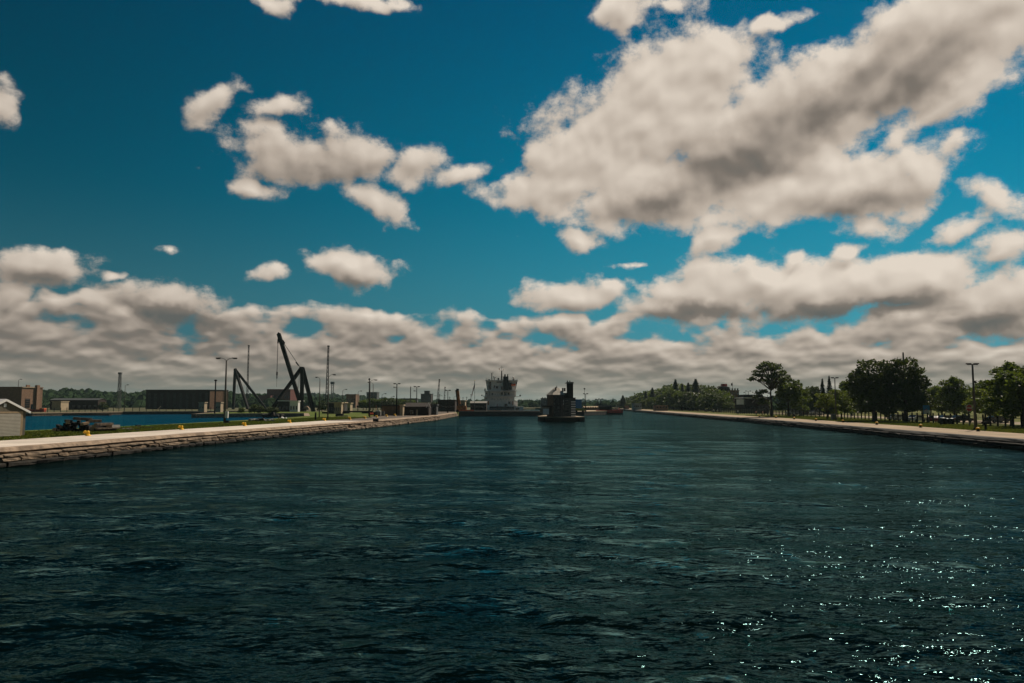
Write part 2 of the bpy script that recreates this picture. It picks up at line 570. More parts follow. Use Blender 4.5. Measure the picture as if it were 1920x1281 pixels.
def inst(name, me, parent, loc=(0, 0, 0), rot=(0, 0, 0), sc=(1, 1, 1)):
    o = bpy.data.objects.new(name, me)
    COL.objects.link(o)
    o.parent = parent
    o.location, o.rotation_euler, o.scale = loc, rot, sc
    return o


def tag(o, label, cat, group=None):
    o['label'] = label
    o['category'] = cat
    if group: o['group'] = group
    return o


def thing(name, label, cat, loc=(0, 0, 0), rz=0.0, group=None):
    o = bpy.data.objects.new(name, None)
    COL.objects.link(o)
    o.empty_display_size = 0.3
    o.location = loc
    o.rotation_euler = (0, 0, rz)
    return tag(o, label, cat, group)


def kind(o, k):
    o['kind'] = k
    return o


def clone(root, loc, rz, label, group=None, sc=None):
    def cp(o, par):
        c = o.copy()
        COL.objects.link(c)
        if par is not None: c.parent = par
        for ch in list(o.children): cp(ch, c)
        return c
    kids = list(root.children)
    r = root.copy()
    COL.objects.link(r)
    for ch in kids: cp(ch, r)
    r.location = loc
    r.rotation_euler = (0, 0, rz)
    if sc is not None: r.scale = (sc, sc, sc) if not isinstance(sc, tuple) else sc
    r['label'] = label
    if group: r['group'] = group
    return r


def interp(pts, y):
    for (x0, y0), (x1, y1) in zip(pts, pts[1:]):
        if y <= y1: return x0 + (x1 - x0) * (y - y0) / (y1 - y0)
    (x0, y0), (x1, y1) = pts[-2:]
    return x0 + (x1 - x0) * (y - y0) / (y1 - y0)


# the two quay lines (waterline)
LPTS = [(-42.5, -80), (-40.3, 58.8), (-38.9, 75), (-37.6, 90), (-35.2, 109), (-33.2, 123), (-28, 167), (-22.8, 230), (-22, 300)]
RPTS = [(54.0, -80), (54.8, 80), (56, 100), (57.3, 115), (58.9, 136), (62.5, 191), (66.5, 287), (71.5, 378), (78, 483), (85, 609)]
LZ, RZ = 1.5, 1.15


def LQ(y, off=0.0, z=LZ): return Vector((interp(LPTS, y) - off, y, z))
def RQ(y, off=0.0, z=RZ): return Vector((interp(RPTS, y) + off, y, z))


# ------------------------------------------------------------------ material palette
M_grass = mat('grass', (0.060, 0.085, 0.012), 0.95, scale=0.35, col2=(0.135, 0.120, 0.030), spec=0.1, bump=0.5, bscale=9)
M_grassL = mat('lawn', (0.045, 0.105, 0.010), 0.95, scale=0.12, col2=(0.13, 0.125, 0.03), spec=0.1, bump=0.5, bscale=9)
M_conc = mat('pale_concrete', (0.58, 0.51, 0.43), 0.9, 0.17, 0.22, bump=0.15, bscale=12)
M_concw = mat('worn_concrete', (0.27, 0.20, 0.14), 0.95, 0.35, 1.1, bump=0.8, bscale=3.5)
M_pave = mat('tan_pavement', (0.33, 0.25, 0.165), 0.95, 0.22, 0.2, bump=0.15, bscale=8)
M_asph = mat('brown_asphalt', (0.105, 0.082, 0.062), 0.95, 0.2, 0.5, bump=0.15)
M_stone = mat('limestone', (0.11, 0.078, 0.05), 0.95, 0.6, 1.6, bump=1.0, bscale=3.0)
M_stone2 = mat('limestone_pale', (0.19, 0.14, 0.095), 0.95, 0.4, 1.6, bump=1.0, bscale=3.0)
M_wet_shade = mat('wet_shaded_stone', (0.014, 0.011, 0.007), 0.9, 0.5, 1.2, bump=1.0, bscale=3.0)  # wet stone at the waterline; also carries the painted shade of the right wall
M_dconc = mat('dark_concrete', (0.045, 0.042, 0.036), 0.9, 0.4, 0.8, bump=0.5, bscale=3)
M_sand = mat('sandy_ground', (0.26, 0.20, 0.13), 0.95, 0.2, 0.2)
M_earth = mat('earth', (0.075, 0.072, 0.028), 0.95, 0.4, 0.05)
M_steel = mat('dark_steel', (0.012, 0.011, 0.011), 0.7, 0.3, 2, spec=0.12)
M_grey = mat('galvanised_steel', (0.10, 0.10, 0.095), 0.5, 0.2, 2, metal=0.3)
M_pole = mat('concrete_pole', (0.085, 0.08, 0.07), 0.85, 0.2, 3)
M_white = mat('white_paint', (0.72, 0.70, 0.66), 0.6, 0.06, 2)
M_wroof = mat('pale_metal_roof', (0.55, 0.54, 0.52), 0.5, 0.08, 2)
M_beige = mat('beige_door', (0.42, 0.38, 0.31), 0.6, 0.06, 2)
M_olive = mat('olive_boards', (0.115, 0.10, 0.07), 0.85, 0.15, 4, stretch=(4, 4, .3))
M_trim = mat('tan_trim', (0.30, 0.22, 0.13), 0.8, 0.1, 3)
M_yellow = mat('yellow_paint', (0.85, 0.47, 0.015), 0.5, 0.08, 4)
M_timber = mat('weathered_timber', (0.19, 0.14, 0.10), 0.95, 0.45, 4, stretch=(1, 1, 1), bump=0.6)
M_timberd = mat('tarred_timber', (0.022, 0.018, 0.015), 0.9, 0.5, 4, bump=0.6)
M_end = mat('cut_timber_end', (0.42, 0.28, 0.18), 0.95, 0.3, 6)
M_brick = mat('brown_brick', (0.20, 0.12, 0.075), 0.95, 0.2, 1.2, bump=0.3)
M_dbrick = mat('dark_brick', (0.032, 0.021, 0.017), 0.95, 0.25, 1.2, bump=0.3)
M_red = mat('red_brick', (0.13, 0.045, 0.035), 0.95, 0.25, 1.2)
M_tan = mat('tan_stucco', (0.40, 0.31, 0.20), 0.9, 0.12, 0.8)
M_glass = mat('dark_glass', (0.012, 0.016, 0.02), 0.15, 0.2, 1, spec=0.6)
M_orange = mat('orange_plastic', (0.75, 0.11, 0.03), 0.6, 0.12, 2)
M_rust = mat('rusty_orange_steel', (0.36, 0.14, 0.045), 0.8, 0.5, 0.8)
M_roofd = mat('dark_shingles', (0.040, 0.032, 0.028), 0.95, 0.3, 2, bump=0.4)
M_bark = mat('bark', (0.050, 0.038, 0.026), 0.95, 0.4, 6, bump=0.6)
M_slate = mat('grey_slate', (0.20, 0.19, 0.165), 0.8, 0.2, 2)
M_bluegrey = mat('bluegrey_stone', (0.070, 0.075, 0.075), 0.9, 0.3, 1.5, bump=0.4)
M_ship = mat('ship_white_paint', (0.70, 0.66, 0.62), 0.6, 0.16, 0.5)
M_shipd = mat('ship_dark_hull', (0.015, 0.016, 0.02), 0.5, 0.3, 1)
M_blue = mat('blue_paint', (0.03, 0.16, 0.34), 0.6, 0.2, 2)
M_redp = mat('red_paint', (0.42, 0.03, 0.03), 0.5, 0.1, 2)
M_hill = mat('far_forest', (0.022, 0.038, 0.016), 1.0, 0.4, 0.03, spec=0.0)


def leaf_mat(name, c1, c2, tr=0.35, shine=0.25):
    m = bpy.data.materials.new(name)
    m.use_nodes = True
    t = m.node_tree
    t.nodes.clear()
    k = N(t)
    g = k.new('ShaderNodeNewGeometry')
    oi = k.new('ShaderNodeObjectInfo')
    f = k.noise(g.outputs['Position'], 0.55, 4, 0.65)
    f = k.smooth(k.math('ADD', f, k.math('MULTIPLY_ADD', oi.outputs['Random'], 0.16, -0.08)), 0.3, 0.72)
    c = k.mix(f, c1, c2)
    p = k.new('ShaderNodeBsdfPrincipled')
    k.put(p.inputs['Base Color'], c)
    p.inputs['Roughness'].default_value = 0.55
    p.inputs['Specular IOR Level'].default_value = shine
    tl = k.new('ShaderNodeBsdfTranslucent')
    k.put(tl.inputs[0], k.mix(0.5, c, (0.16, 0.20, 0.02), 'MIX'))
    mx = k.new('ShaderNodeMixShader')
    mx.inputs[0].default_value = tr
    t.links.new(p.outputs[0], mx.inputs[1])
    t.links.new(tl.outputs[0], mx.inputs[2])
    o = k.new('ShaderNodeOutputMaterial')
    t.links.new(mx.outputs[0], o.inputs[0])
    return m


M_leaf = leaf_mat('maple_leaves', (0.012, 0.026, 0.006), (0.040, 0.075, 0.012), 0.22)
M_leafy = leaf_mat('yellow_green_leaves', (0.045, 0.075, 0.008), (0.17, 0.21, 0.018), 0.45)
M_leafg = leaf_mat('mid_green_leaves', (0.016, 0.040, 0.006), (0.095, 0.15, 0.018), 0.38)
M_leafc = leaf_mat('conifer_needles', (0.006, 0.016, 0.009), (0.014, 0.032, 0.014), 0.08, 0.1)
M_leafe = leaf_mat('elm_leaves', (0.016, 0.035, 0.010), (0.045, 0.080, 0.018), 0.3)


ORD = ['first', 'second', 'third', 'fourth', 'fifth', 'sixth', 'seventh', 'eighth', 'ninth', 'tenth', 'eleventh', 'twelfth', 'thirteenth', 'fourteenth', 'fifteenth', 'sixteenth', 'seventeenth', 'eighteenth', 'nineteenth', 'twentieth']


# ------------------------------------------------------------------ land
def land(name, poly, z, m, z0=-2.5):
    return kind(MB().prism(poly, z0, z).build(name, m), 'structure')


def strip(name, fn, ys, o0, o1, z, m):
    vs_, fs_ = [], []
    for y in ys:
        a, b = fn(y, o0), fn(y, o1)
        vs_ += [(a.x, a.y, z), (b.x, b.y, z)]
    for i in range(len(ys) - 1): fs_.append((2 * i, 2 * i + 1, 2 * i + 3, 2 * i + 2))
    if (Vector(vs_[1]) - Vector(vs_[0])).cross(Vector(vs_[2]) - Vector(vs_[0])).z < 0: fs_ = [q[::-1] for q in fs_]
    return kind(MB().add(vs_, fs_).build(name, m), 'structure')


pierA = [(LQ(y, 0.75).x, y) for y in (-80, 58.8, 75, 90, 109, 123, 167, 230, 300)] + [(-22.7, 345), (-58, 345), (-58, 206), (-56, 178), (-59, 129), (-63.6, 100), (-66, 60), (-68, -80)]
land('ground', pierA, LZ, M_grassL)
rest = [(-58, 211), (-58, 345), (-22.7, 345), (-22.7, 530), (20, 640), (84, 641), (3500, 641), (3500, 6500), (-3500, 6500), (-3500, 100),
        (-400, 235), (-187, 292), (-173, 333), (-142, 350), (-112, 354), (-118, 300), (-109, 256), (-88, 275), (-75, 272)]
land('ground', rest, LZ - .01, M_earth)
rightland = [(RQ(y, 0.75).x, y) for y in (-80, 80, 100, 115, 136, 191, 287, 378, 483, 609)] + [(84.5, 640.5), (1500, 640.5), (1500, -80)]
land('ground', rightland, RZ, M_grass)
yl = [-80, 0, 30, 45, 58.8, 75, 90, 100, 109, 123, 140, 154]
strip('path', LQ, yl, 0.75, 9.2, LZ + .008, M_conc)
strip('pavement', LQ, [154, 167, 190, 210, 230, 260, 300, 344], 1.9, 13.5, LZ + .012, M_asph)
strip('pavement', LQ, [154, 167, 190, 210, 230, 260, 300], 0.75, 1.9, LZ + .008, M_concw)
strip('pavement', RQ, [-80, 80, 100, 115, 136, 191, 287, 378, 483, 609], 0.75, 10.0, RZ + .008, M_pave)
strip('road', RQ, [-80, 80, 100, 115, 136, 191, 240, 287, 330], 34, 46, RZ + .012, M_sand)
bw = kind(MB().add([(x_, y_, 0.16) for x_, y_ in [(-68.5, -80), (-66.3, 60), (-63.9, 100), (-59.3, 129), (-56.3, 178), (-58.3, 212), (-75.3, 272), (-88.3, 275), (-109.3, 256), (-118, 300), (-112, 354), (-142, 350), (-173, 333), (-187, 292), (-400, 235), (-900, 170), (-900, -80)]], [tuple(range(17))]).build('basin_water', water_mat('basin_water', (0.0, 0.03, 0.06), (0.10, 0.80, 1.0), 1.0, 1.5, 0.40)), 'structure')  # the basin's blue base colour holds the reflection of the high sky
# dry grass and low ground beyond, on the far piers
kind(MB().prism([(-108, 257.5), (-88, 276.5), (-75, 273.5), (-58.5, 213), (-58.5, 330), (-112, 330), (-116, 300)], LZ - .1, LZ + .02).build('grass', M_grassL), 'structure')


# ------------------------------------------------------------------ quay walls of big rough stones
def rough_stone(seed):
    """a rough quarried block, 1 x 1 x 1 around its centre, rounded by knocked-off corners"""
    r = random.Random(seed)
    b = MB()
    vs_ = []
    for x in (-.5, -.17, .2, .5):
        for (y, z) in ((-.42, -.5), (.5, -.5), (.5, .5), (-.40, .5), (-.56, .22), (-.58, -.2)):
            sx_ = 1.0 if abs(x) < .4 else 0.86
            vs_.append((x + r.uniform(-.03, .03), y * sx_ + r.uniform(-.09, .09), z * (1.0 if abs(x) < .4 else .88) + r.uniform(-.09, .09)))
    k = 6
    fs_ = [(5, 4, 3, 2, 1, 0), tuple(range(18, 24))]
    for j in range(3):
        for i in range(k):
            fs_.append((j * k + i, j * k + (i + 1) % k, (j + 1) * k + (i + 1) % k, (j + 1) * k + i))
    return b.add(vs_, fs_)


ST = [[rough_stone(i * 7 + j).mesh('stone', m) for i in range(6)] for j, m in enumerate((M_stone, M_stone2, M_wet_shade))]


def quay_wall(label, pts, side, zt, y0, y1, y2, courses, capm, rnd, capx=0.15):
    """side +1: the water lies towards +x of the wall. stones singly from y0 to y1, joined beyond to y2"""
    root = thing('quay_wall', label, 'wall', (interp(pts, 80), 80, 0))
    ox = root.location.x
    ys = [p[1] for p in pts if p[1] <= y2]
    if ys[-1] < y2: ys.append(y2)
    # the core behind the stones, with a sloping foot
    def runmesh(prof, name, m, ya=-80, yb=y2):
        yy = sorted(set([ya] + [y for y in ys if ya < y < yb] + [yb]))
        fine = []
        for a, b_ in zip(yy, yy[1:]):
            steps = max(1, int((b_ - a) / 2.2)) if a >= 30 else 1
            fine += [a + (b_ - a) * i / steps for i in range(steps)]
        fine.append(yb)
        k = len(prof)
        vs_, fs_ = [], []
        for y in fine:
            x = interp(pts, y)
            for (o, z) in prof:
                jx = rnd.uniform(-.07, .07) if -.5 < z < zt - .02 or o > -.5 and z >= zt - .02 else 0
                jz = rnd.uniform(-.04, .04) if z < zt - .02 else 0
                vs_.append((x + side * (o + jx) - ox, y - 80, z + jz))
        for j in range(len(fine) - 1):
            for i in range(k):
                q = (j * k + i, j * k + (i + 1) % k, (j + 1) * k + (i + 1) % k, (j + 1) * k + i)
                fs_.append(q if side < 0 else q[::-1])
        e0, e1 = tuple(range(k)), tuple(range((len(fine) - 1) * k, len(fine) * k))
        fs_ += [e0[::-1], e1] if side < 0 else [e0, e1[::-1]]
        return MB().add(vs_, fs_).build(name, m, root)
    runmesh([(-.85, -2.0), (.10, -2.0), (.0, .30), (-.32, .34), (-.40, zt - .42), (-.85, zt - .42)], 'core', M_wet_shade)
    runmesh([(-.85, zt - .40), (capx - .25, zt - .40), (capx - .05, zt - .30), (capx - .28, zt - .06), (-.5, zt + .014), (-.85, zt + .014)], 'cap', capm)
    far = MB()
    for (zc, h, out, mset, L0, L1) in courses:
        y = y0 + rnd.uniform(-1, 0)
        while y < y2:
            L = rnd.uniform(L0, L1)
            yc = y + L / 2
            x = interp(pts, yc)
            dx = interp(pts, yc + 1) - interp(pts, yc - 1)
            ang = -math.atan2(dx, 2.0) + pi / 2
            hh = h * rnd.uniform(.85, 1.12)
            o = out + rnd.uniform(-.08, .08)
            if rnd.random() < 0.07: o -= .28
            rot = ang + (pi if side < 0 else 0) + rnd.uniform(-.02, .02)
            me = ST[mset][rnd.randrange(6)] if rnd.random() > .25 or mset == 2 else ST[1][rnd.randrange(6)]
            loc = Vector((x + side * (o - .3) - ox, yc - 80, zc + rnd.uniform(-.03, .03)))
            if yc < y1:
                inst('stone', me, root, loc, (rnd.uniform(-.04, .04), 0, rot + pi if False else rot), (L * .97, .8, hh))
            else:
                mt = Matrix.Translation(loc) @ Matrix.Rotation(rot, 4, 'Z') @ Matrix.Diagonal((L * .97, .8, hh, 1))
                far.add([mt @ v.co for v in me.vertices], [tuple(p.vertices) for p in me.polygons])
            y += L
    if far.v: kind(far.build('stonework', ST[courses[0][3]][0].materials[0], root), 'stuff')
    return root


rs = random.Random(11)
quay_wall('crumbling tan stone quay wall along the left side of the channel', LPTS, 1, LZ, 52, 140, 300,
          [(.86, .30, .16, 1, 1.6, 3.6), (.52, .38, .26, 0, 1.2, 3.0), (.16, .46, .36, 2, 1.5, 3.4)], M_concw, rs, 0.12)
quay_wall('stone quay wall in painted shade below the tan pavement on the right side', RPTS, -1, RZ, 66, 150, 609,
          [(.58, .30, .16, 2, 2.0, 4.0), (.20, .40, .24, 2, 1.6, 3.4)], M_dconc, rs, 0.12)  # this face lies in shade; its darkness is put into stone and cap colours


def simple_wall(label, pts2, zt, m, cap=None, t=1.2):
    """a plain wall following points (waterline), facing the camera side"""
    root = thing('quay_wall', label, 'wall', (pts2[0][0], pts2[0][1], 0))
    ox, oy = pts2[0]
    b, c = MB(), MB()
    for (xa, ya), (xb, yb) in zip(pts2, pts2[1:]):
        L = sqrt((xb - xa) ** 2 + (yb - ya) ** 2)
        nx, ny = (yb - ya) / L, -(xb - xa) / L
        q = [(xa - ox + nx * .3, ya - oy + ny * .3), (xb - ox + nx * .3, yb - oy + ny * .3), (xb - ox - nx * t, yb - oy - ny * t), (xa - ox - nx * t, ya - oy - ny * t)]
        b.prism(q, -2, zt - .35)
        q = [(xa - ox + nx * .45, ya - oy + ny * .45), (xb - ox + nx * .45, yb - oy + ny * .45), (xb - ox - nx * t, yb - oy - ny * t), (xa - ox - nx * t, ya - oy - ny * t)]
        c.prism(q, zt - .345, zt + .06)
    b.build('wall_face', m, root)
    c.build('coping', cap or M_concw, root)
    return root


simple_wall('pale stone wall of the far bank across the small basin', [(-400, 235), (-187, 292), (-173, 333)], LZ, M_stone, M_tan)
simple_wall('low dark wall of the far bank below the long brown building', [(-173, 333), (-142, 350), (-112, 354)], LZ, M_dconc)
simple_wall('weathered wall of the pier below the two derricks', [(-118, 300), (-109, 256), (-88, 275), (-75, 272), (-58, 211)], LZ, M_stone2, M_concw)
simple_wall('basin side wall behind the timber pile and lawn', [(-58.2, 212), (-56.2, 178), (-59.2, 129), (-63.8, 100), (-66.2, 60), (-68.2, -80)][::-1], LZ, M_stone) if False else None


# ------------------------------------------------------------------ boathouse shed at the left edge
def shed():
    R = G(46, 819.0, LZ)
    u = Vector((.25, .968, 0)).normalized()          # along the gable, away to the right
    rz = atan2(u.y, u.x)
    w, L, eh, ah = 5.0, 7.0, 2.72, 3.85
    t = thing('boathouse', 'small gabled shed with pale metal roof and white roll door left on the pier', 'shed', R, rz)
    # local: x along the gable (0 = right corner, -w = left), y into the building
    MB().yprism([(-w, 0), (0, 0), (0, eh), (-w / 2, ah), (-w, eh)], 0.0, L).build('wall', M_olive, t)
    r = MB()
    for sgn in (-1, 1):
        x0 = -w / 2
        x1 = x0 + sgn * (w / 2 + .42)
        z1 = eh - .42 * (ah - eh) / (w / 2)
        r.yprism([(x0, ah + .02), (x1, z1 + .02), (x1, z1 + .12), (x0, ah + .14)], -.16, L + .3)
    r.build('roof', M_wroof, t)
    f = MB()
    for sgn in (-1, 1):
        x1 = -w / 2 + sgn * (w / 2 + .42)
        z1 = eh - .42 * (ah - eh) / (w / 2)
        f.bar((-w / 2, -.18, ah + .02), (x1, -.18, z1 + .02), .05, .22)
    f.build('bargeboard', M_white, t)
    fr = MB()
    fr.box(-.62, -.40, -.06, .0, 0, 2.55); fr.box(-w + .40, -w + .62, -.06, 0, 0, 2.55); fr.box(-w + .40, -.40, -.08, 0, 2.5, 2.68)
    fr.build('door_frame', M_trim, t)
    MB().box(-.40, -.33, -.03, -.002, 0, 2.6).build('downpipe', M_trim, t)
    d = MB().box(-w + .62, -.62, -.012, -.002, 0, 2.5).build('roll_door', M_roofd, t)
    sl = MB().box(0, w - 1.26, -.05, 0, 0, .112).mesh('slat', M_beige)
    for i in range(17): inst('slat', sl, d, (-w + .63, -.012 - (.01 if i % 2 else 0), .02 + i * .145))
    MB().box(-w / 2 - .14, -w / 2 + .14, -.04, 0, 3.15, 3.5).build('vent', M_white, t)
    MB().box(-w - .1, .12, -.2, L, -.3, .06).build('foundation', M_dconc, t)


shed()


# ------------------------------------------------------------------ timber pile
def timbers():
    rr = random.Random(5)
    grp = 'timbers of the dark pile on the lawn'
    n_ = [0]

    def beam(name, label, p, q, w, h, m=M_timberd, ends=True, group=None):
        p, q = Vector(p), Vector(q)
        t = thing(name, label, 'timber', p, 0, group)
        o = p
        MB().bar((0, 0, 0), q - o, w, h).build('shaft', m, t)
        if ends:
            d = (q - p).normalized()
            MB().bar(-d * .012, d * .01, w * .96, h * .96).build('cut_end', M_end, t)
        return t
    def PT(px, py, Y): return W(px, py, Y)
    # the heap: dark squared logs whose ends face the channel
    Y = 92.5
    spots = []
    cnt = [(r_, i_) for r_, k_ in enumerate((12, 9, 6, 3)) for i_ in range(k_)]
    for row, (ya, yb, k) in enumerate([(107, 176, 12), (118, 172, 9), (128, 168, 6), (140, 165, 3)]):
        for i in range(k):
            spots.append((ya + (yb - ya) * i / max(1, k - 1), 1.5 + .22 + row * .36))
    for i, (px, z) in enumerate(spots):
        x = (px - 960) / F * Y
        yy = Y + rr.uniform(-.5, .5)
        zz = z + rr.uniform(-.04, .04)
        a = rr.uniform(-.35, .25)
        L = rr.uniform(2.6, 4.0)
        beam('timber_beam', '%s dark log end from the left in the %s layer of the timber pile' % (ORD[cnt[i][1]], ('bottom', 'second', 'third', 'top')[cnt[i][0]]), (x, yy, zz), (x + sin(a) * L * .8 - 1.0, yy + cos(a) * L * .7, zz + rr.uniform(0, .12)),
             rr.uniform(.30, .42), rr.uniform(.28, .38), M_timberd, rr.random() < .35, grp)
    beam('timber_beam', 'topmost long grey beam lying crosswise on the summit of the timber pile', PT(137, 784.5, 93.5), PT(173, 787, 94.5), .42, .34, M_timber)
    beam('timber_beam', 'short pale topped beam just right of the summit of the timber pile', PT(168, 790, 92.2), PT(190, 789.5, 93), .5, .34, M_timber)
    beam('timber_beam', 'slanted beam with a bright sawn top in the middle of the timber pile', PT(155, 795, 91.4), PT(166, 793.2, 92), .4, .3, M_end)
    beam('timber_beam', 'long sunlit plank beam in the right half of the timber pile', PT(179, 796, 92), PT(210, 795, 94), .6, .3, M_timber)
    beam('timber_beam', 'grey rounded beam at the right flank of the timber pile', PT(205, 799.3, 93), PT(220, 799.3, 95), .7, .36, M_slate)
    beam('timber_beam', 'pale low board sticking out at the right foot of the timber pile', PT(181, 804, 91.5), PT(224, 802.5, 94), .5, .16, M_timber)
    beam('timber_beam', 'dark beam under the sunlit plank in the right half of the timber pile', PT(176, 800, 91.8), PT(206, 799, 94), .7, .44, M_timberd)
    beam('timber_beam', 'dark beam carrying the pale low board at the right foot of the timber pile', PT(172, 805, 92), PT(215, 805, 95), .7, .5, M_timberd)
    beam('timber_beam', 'short log with pinkish end on the left shoulder of the timber pile', PT(127, 792, 92), PT(133, 793, 95), .46, .46, M_bark)
    beam('timber_beam', 'lowest leftmost log of the timber pile with a white end', PT(101, 805.5, 92), PT(112, 804, 95), .36, .34, M_timberd)
    for i, (a, b, l) in enumerate([((228, 804.8), (248, 804), 'flat grey plank lying in the grass just right of the timber pile'),
                                   ((238, 807.3), (262, 806.3), 'dark plank lying in the grass near the path right of the timber pile'),
                                   ((252, 801.5), (286, 802.6), 'long dark plank at the far right end of the planks in the grass'),
                                   ((255, 798.3), (263, 798), 'small dark block at the edge of the basin lawn')]):
        beam('plank', l, G(*a, LZ + .1) , G(*b, LZ + .1), .35, .2, M_timberd if i else M_slate, False)


timbers()


# ------------------------------------------------------------------ yellow mooring bollards
def bollard_proto():
    t = thing('mooring_bollard', '', 'bollard')
    b = MB()
    b.lathe((0, 0, 0), [(.40, 0), (.40, .05), (.30, .10), (.24, .22)], 12)
    b.tube((.0, 0, .18), (-.10, 0, .42), .23, .21, 12)
    b.build('base', M_yellow, t, True)
    c = MB()
    c.tube((.04, 0, .38), (-.50, 0, .58), .20, .17, 12)
    c.tube((-.40, 0, .50), (-.58, 0, .58), .24, .15, 12)
    c.ball((-.02, 0, .50), .22, 8)
    c.build('horn', M_yellow, t, True)
    return t


bp = bollard_proto()
lbl = ['yellow bent mooring bollard in front of the timber pile, nearest the shed', 'yellow bent mooring bollard standing left of the tall double lamp',
       'yellow bollard right of the foot of the double lamp', 'yellow bollard on the path edge in front of the rubble heap', 'yellow bollard just left of the right-curving lamp pole',
       'yellow bollard on the path past the right-curving lamp pole', 'small yellow bollard where the pale path turns brown', 'tiny yellow bollard left of the orange buoy and white tanks',
       'tiny yellow bollard below the white tanks', 'tiny yellow bollard in front of the long tan shed', 'tiny yellow bollard at the foot of the tee lamp by the tan shed',
       'tiny yellow bollard beside the leaning white board', 'tiny yellow bollard in front of the dark gabled shed', 'farthest yellow bollard before the end of the left quay']
for i, (px, py) in enumerate([(165, 817.5), (341, 806), (459.5, 799), (544, 793.2), (609, 789.3), (656.5, 787), (685, 785), (707, 783), (725.5, 781.5), (741.5, 780.2), (755.5, 779.2), (769, 778.6), (780.5, 777.9), (803, 776.6)]):
    p = G(px, py, LZ + .008)
    s = 0.8
    if i == 0:
        bp.location = p; bp.rotation_euler = (0, 0, .15); bp.scale = (.8, .8, .8); bp['label'] = lbl[0]; bp['group'] = 'yellow mooring bollards on the left quay'
    else:
        clone(bp, p, .15 + .1 * sin(i * 2.3), lbl[i], sc=s)


# ------------------------------------------------------------------ lamps
def arm_curve(x, z0, rise, n_=5):
    return [(x * (i / n_) ** 1.0, 0, z0 + rise * (1 - (1 - i / n_) ** 2.4)) for i in range(n_ + 1)]


def street_lamp(label, px, pyb, pyt, arms, z=LZ, armlen=1.6, r=.16, rz=0.0, box=False, group=None, m=M_pole, rise=.45, headlen=.85, thick=1.0):
    base = G(px, pyb, z)
    top = W(px, pyt, base.y).z - z
    t = thing('street_lamp', label, 'street lamp', base, rz, group)
    far = max(1.0, base.y / 220) * thick
    MB().tube((0, 0, 0), (0, 0, top - rise), r * far, r * .55 * far, 10).build('pole', m, t, True)
    MB().tube((0, 0, -.05), (0, 0, .12), r * 1.9 * far, r * 1.5 * far, 10).build('base', M_dconc, t)
    for s in arms:
        pts = [(s * x, y, zz) for x, y, zz in arm_curve(armlen, top - rise - .05, rise)]
        MB().path(pts, .045 * far).build('arm', M_grey, t)
        e = pts[-1]
        h = MB()
        h.bar((e[0] - s * .1, 0, e[2]), (e[0] + s * headlen, 0, e[2] - .02), .34 * far, .15 * far)
        h.bar((e[0] + s * headlen * .15, 0, e[2] - .10), (e[0] + s * headlen * .9, 0, e[2] - .12), .26 * far, .12 * far)
        h.build('lamp_head', M_steel, t)
    if box:
        b = MB().box(.12, .62, -.28, .1, 1.0, 2.15).build('junction_box', M_white, t)
        MB().box(.30, .75, -.2, .3, 0, .55).build('transformer', M_steel, t)
    return t


def tee_lamp(label, px, pyb, pyt, z=LZ, halfw=1.5, r=.16, group=None, side=None, m=M_pole, rz=0):
    base = G(px, pyb, z)
    top = W(px, pyt, base.y).z - z
    t = thing('street_lamp', label, 'street lamp', base, rz, group)
    far = max(1.0, base.y / 200)
    MB().tube((0, 0, 0), (0, 0, top - .05), r * far, r * .62 * far, 10).build('pole', m, t, True)
    MB().bar((-halfw, 0, top - .02), (halfw, 0, top - .02), .1 * far, .1 * far).build('crossarm', M_steel, t)
    for s in (-1, 1):
        MB().box(min(s * halfw * .35, s * halfw * 1.08), max(s * halfw * .35, s * halfw * 1.08), -.25 * far, .25 * far, top + .035, top + .14 * far + .035).build('lamp_head', M_steel, t)
    MB().tube((0, 0, -.05), (0, 0, .35), r * 1.8 * far, r * 1.5 * far, 10).build('base', M_dconc, t)
    if side is not None:
        h = MB().bar((0, 0, top - side), (-halfw * .8, 0, top - side + .15), .07 * far, .07 * far)
        h.build('lower_arm', M_steel, t)
        MB().bar((-halfw * .5, 0, top - side + .1), (-halfw * 1.1, 0, top - side + .14), .3 * far, .18 * far).build('lower_lamp', M_steel, t)
    return t


street_lamp('tall double armed lamp with white junction box on the lawn left of the derricks', 421, 794.5, 671, (-1, 1), armlen=1.1, box=True, r=.22, rise=.5, headlen=.75)
street_lamp('single lamp with its arm curving left, between the big derrick and the lattice mast', 598.5, 782.5, 707, (-1,), armlen=.7, r=.15, rise=.45, headlen=.5)
street_lamp('single lamp with its arm curving right in front of the lattice mast', 614.5, 787, 702, (1,), armlen=1.0, r=.16, rise=.55, headlen=.55)
street_lamp('single lamp curving right beside two thin posts at the brown pavement', 693, 782, 712, (1,), armlen=1.1, r=.15, rise=.5, headlen=.8)
street_lamp('lamp curving left close behind the paired posts', 699, 775.5, 716.5, (-1,), armlen=1.4, r=.14, rise=.7, headlen=.6)
tee_lamp('tee shaped lamp with a small lower lamp in front of the long tan shed', 743.5, 779.5, 720, side=1.1, halfw=.95, r=.20, m=M_steel)
tee_lamp('tee shaped lamp standing before the dark gabled shed', 781, 778, 725.5, side=1.4, halfw=.9, r=.14, m=M_steel)
tee_lamp('small tee lamp between the leaning mast and the excavator arm', 839.5, 774, 732.5, halfw=1.1, r=.13, m=M_steel)
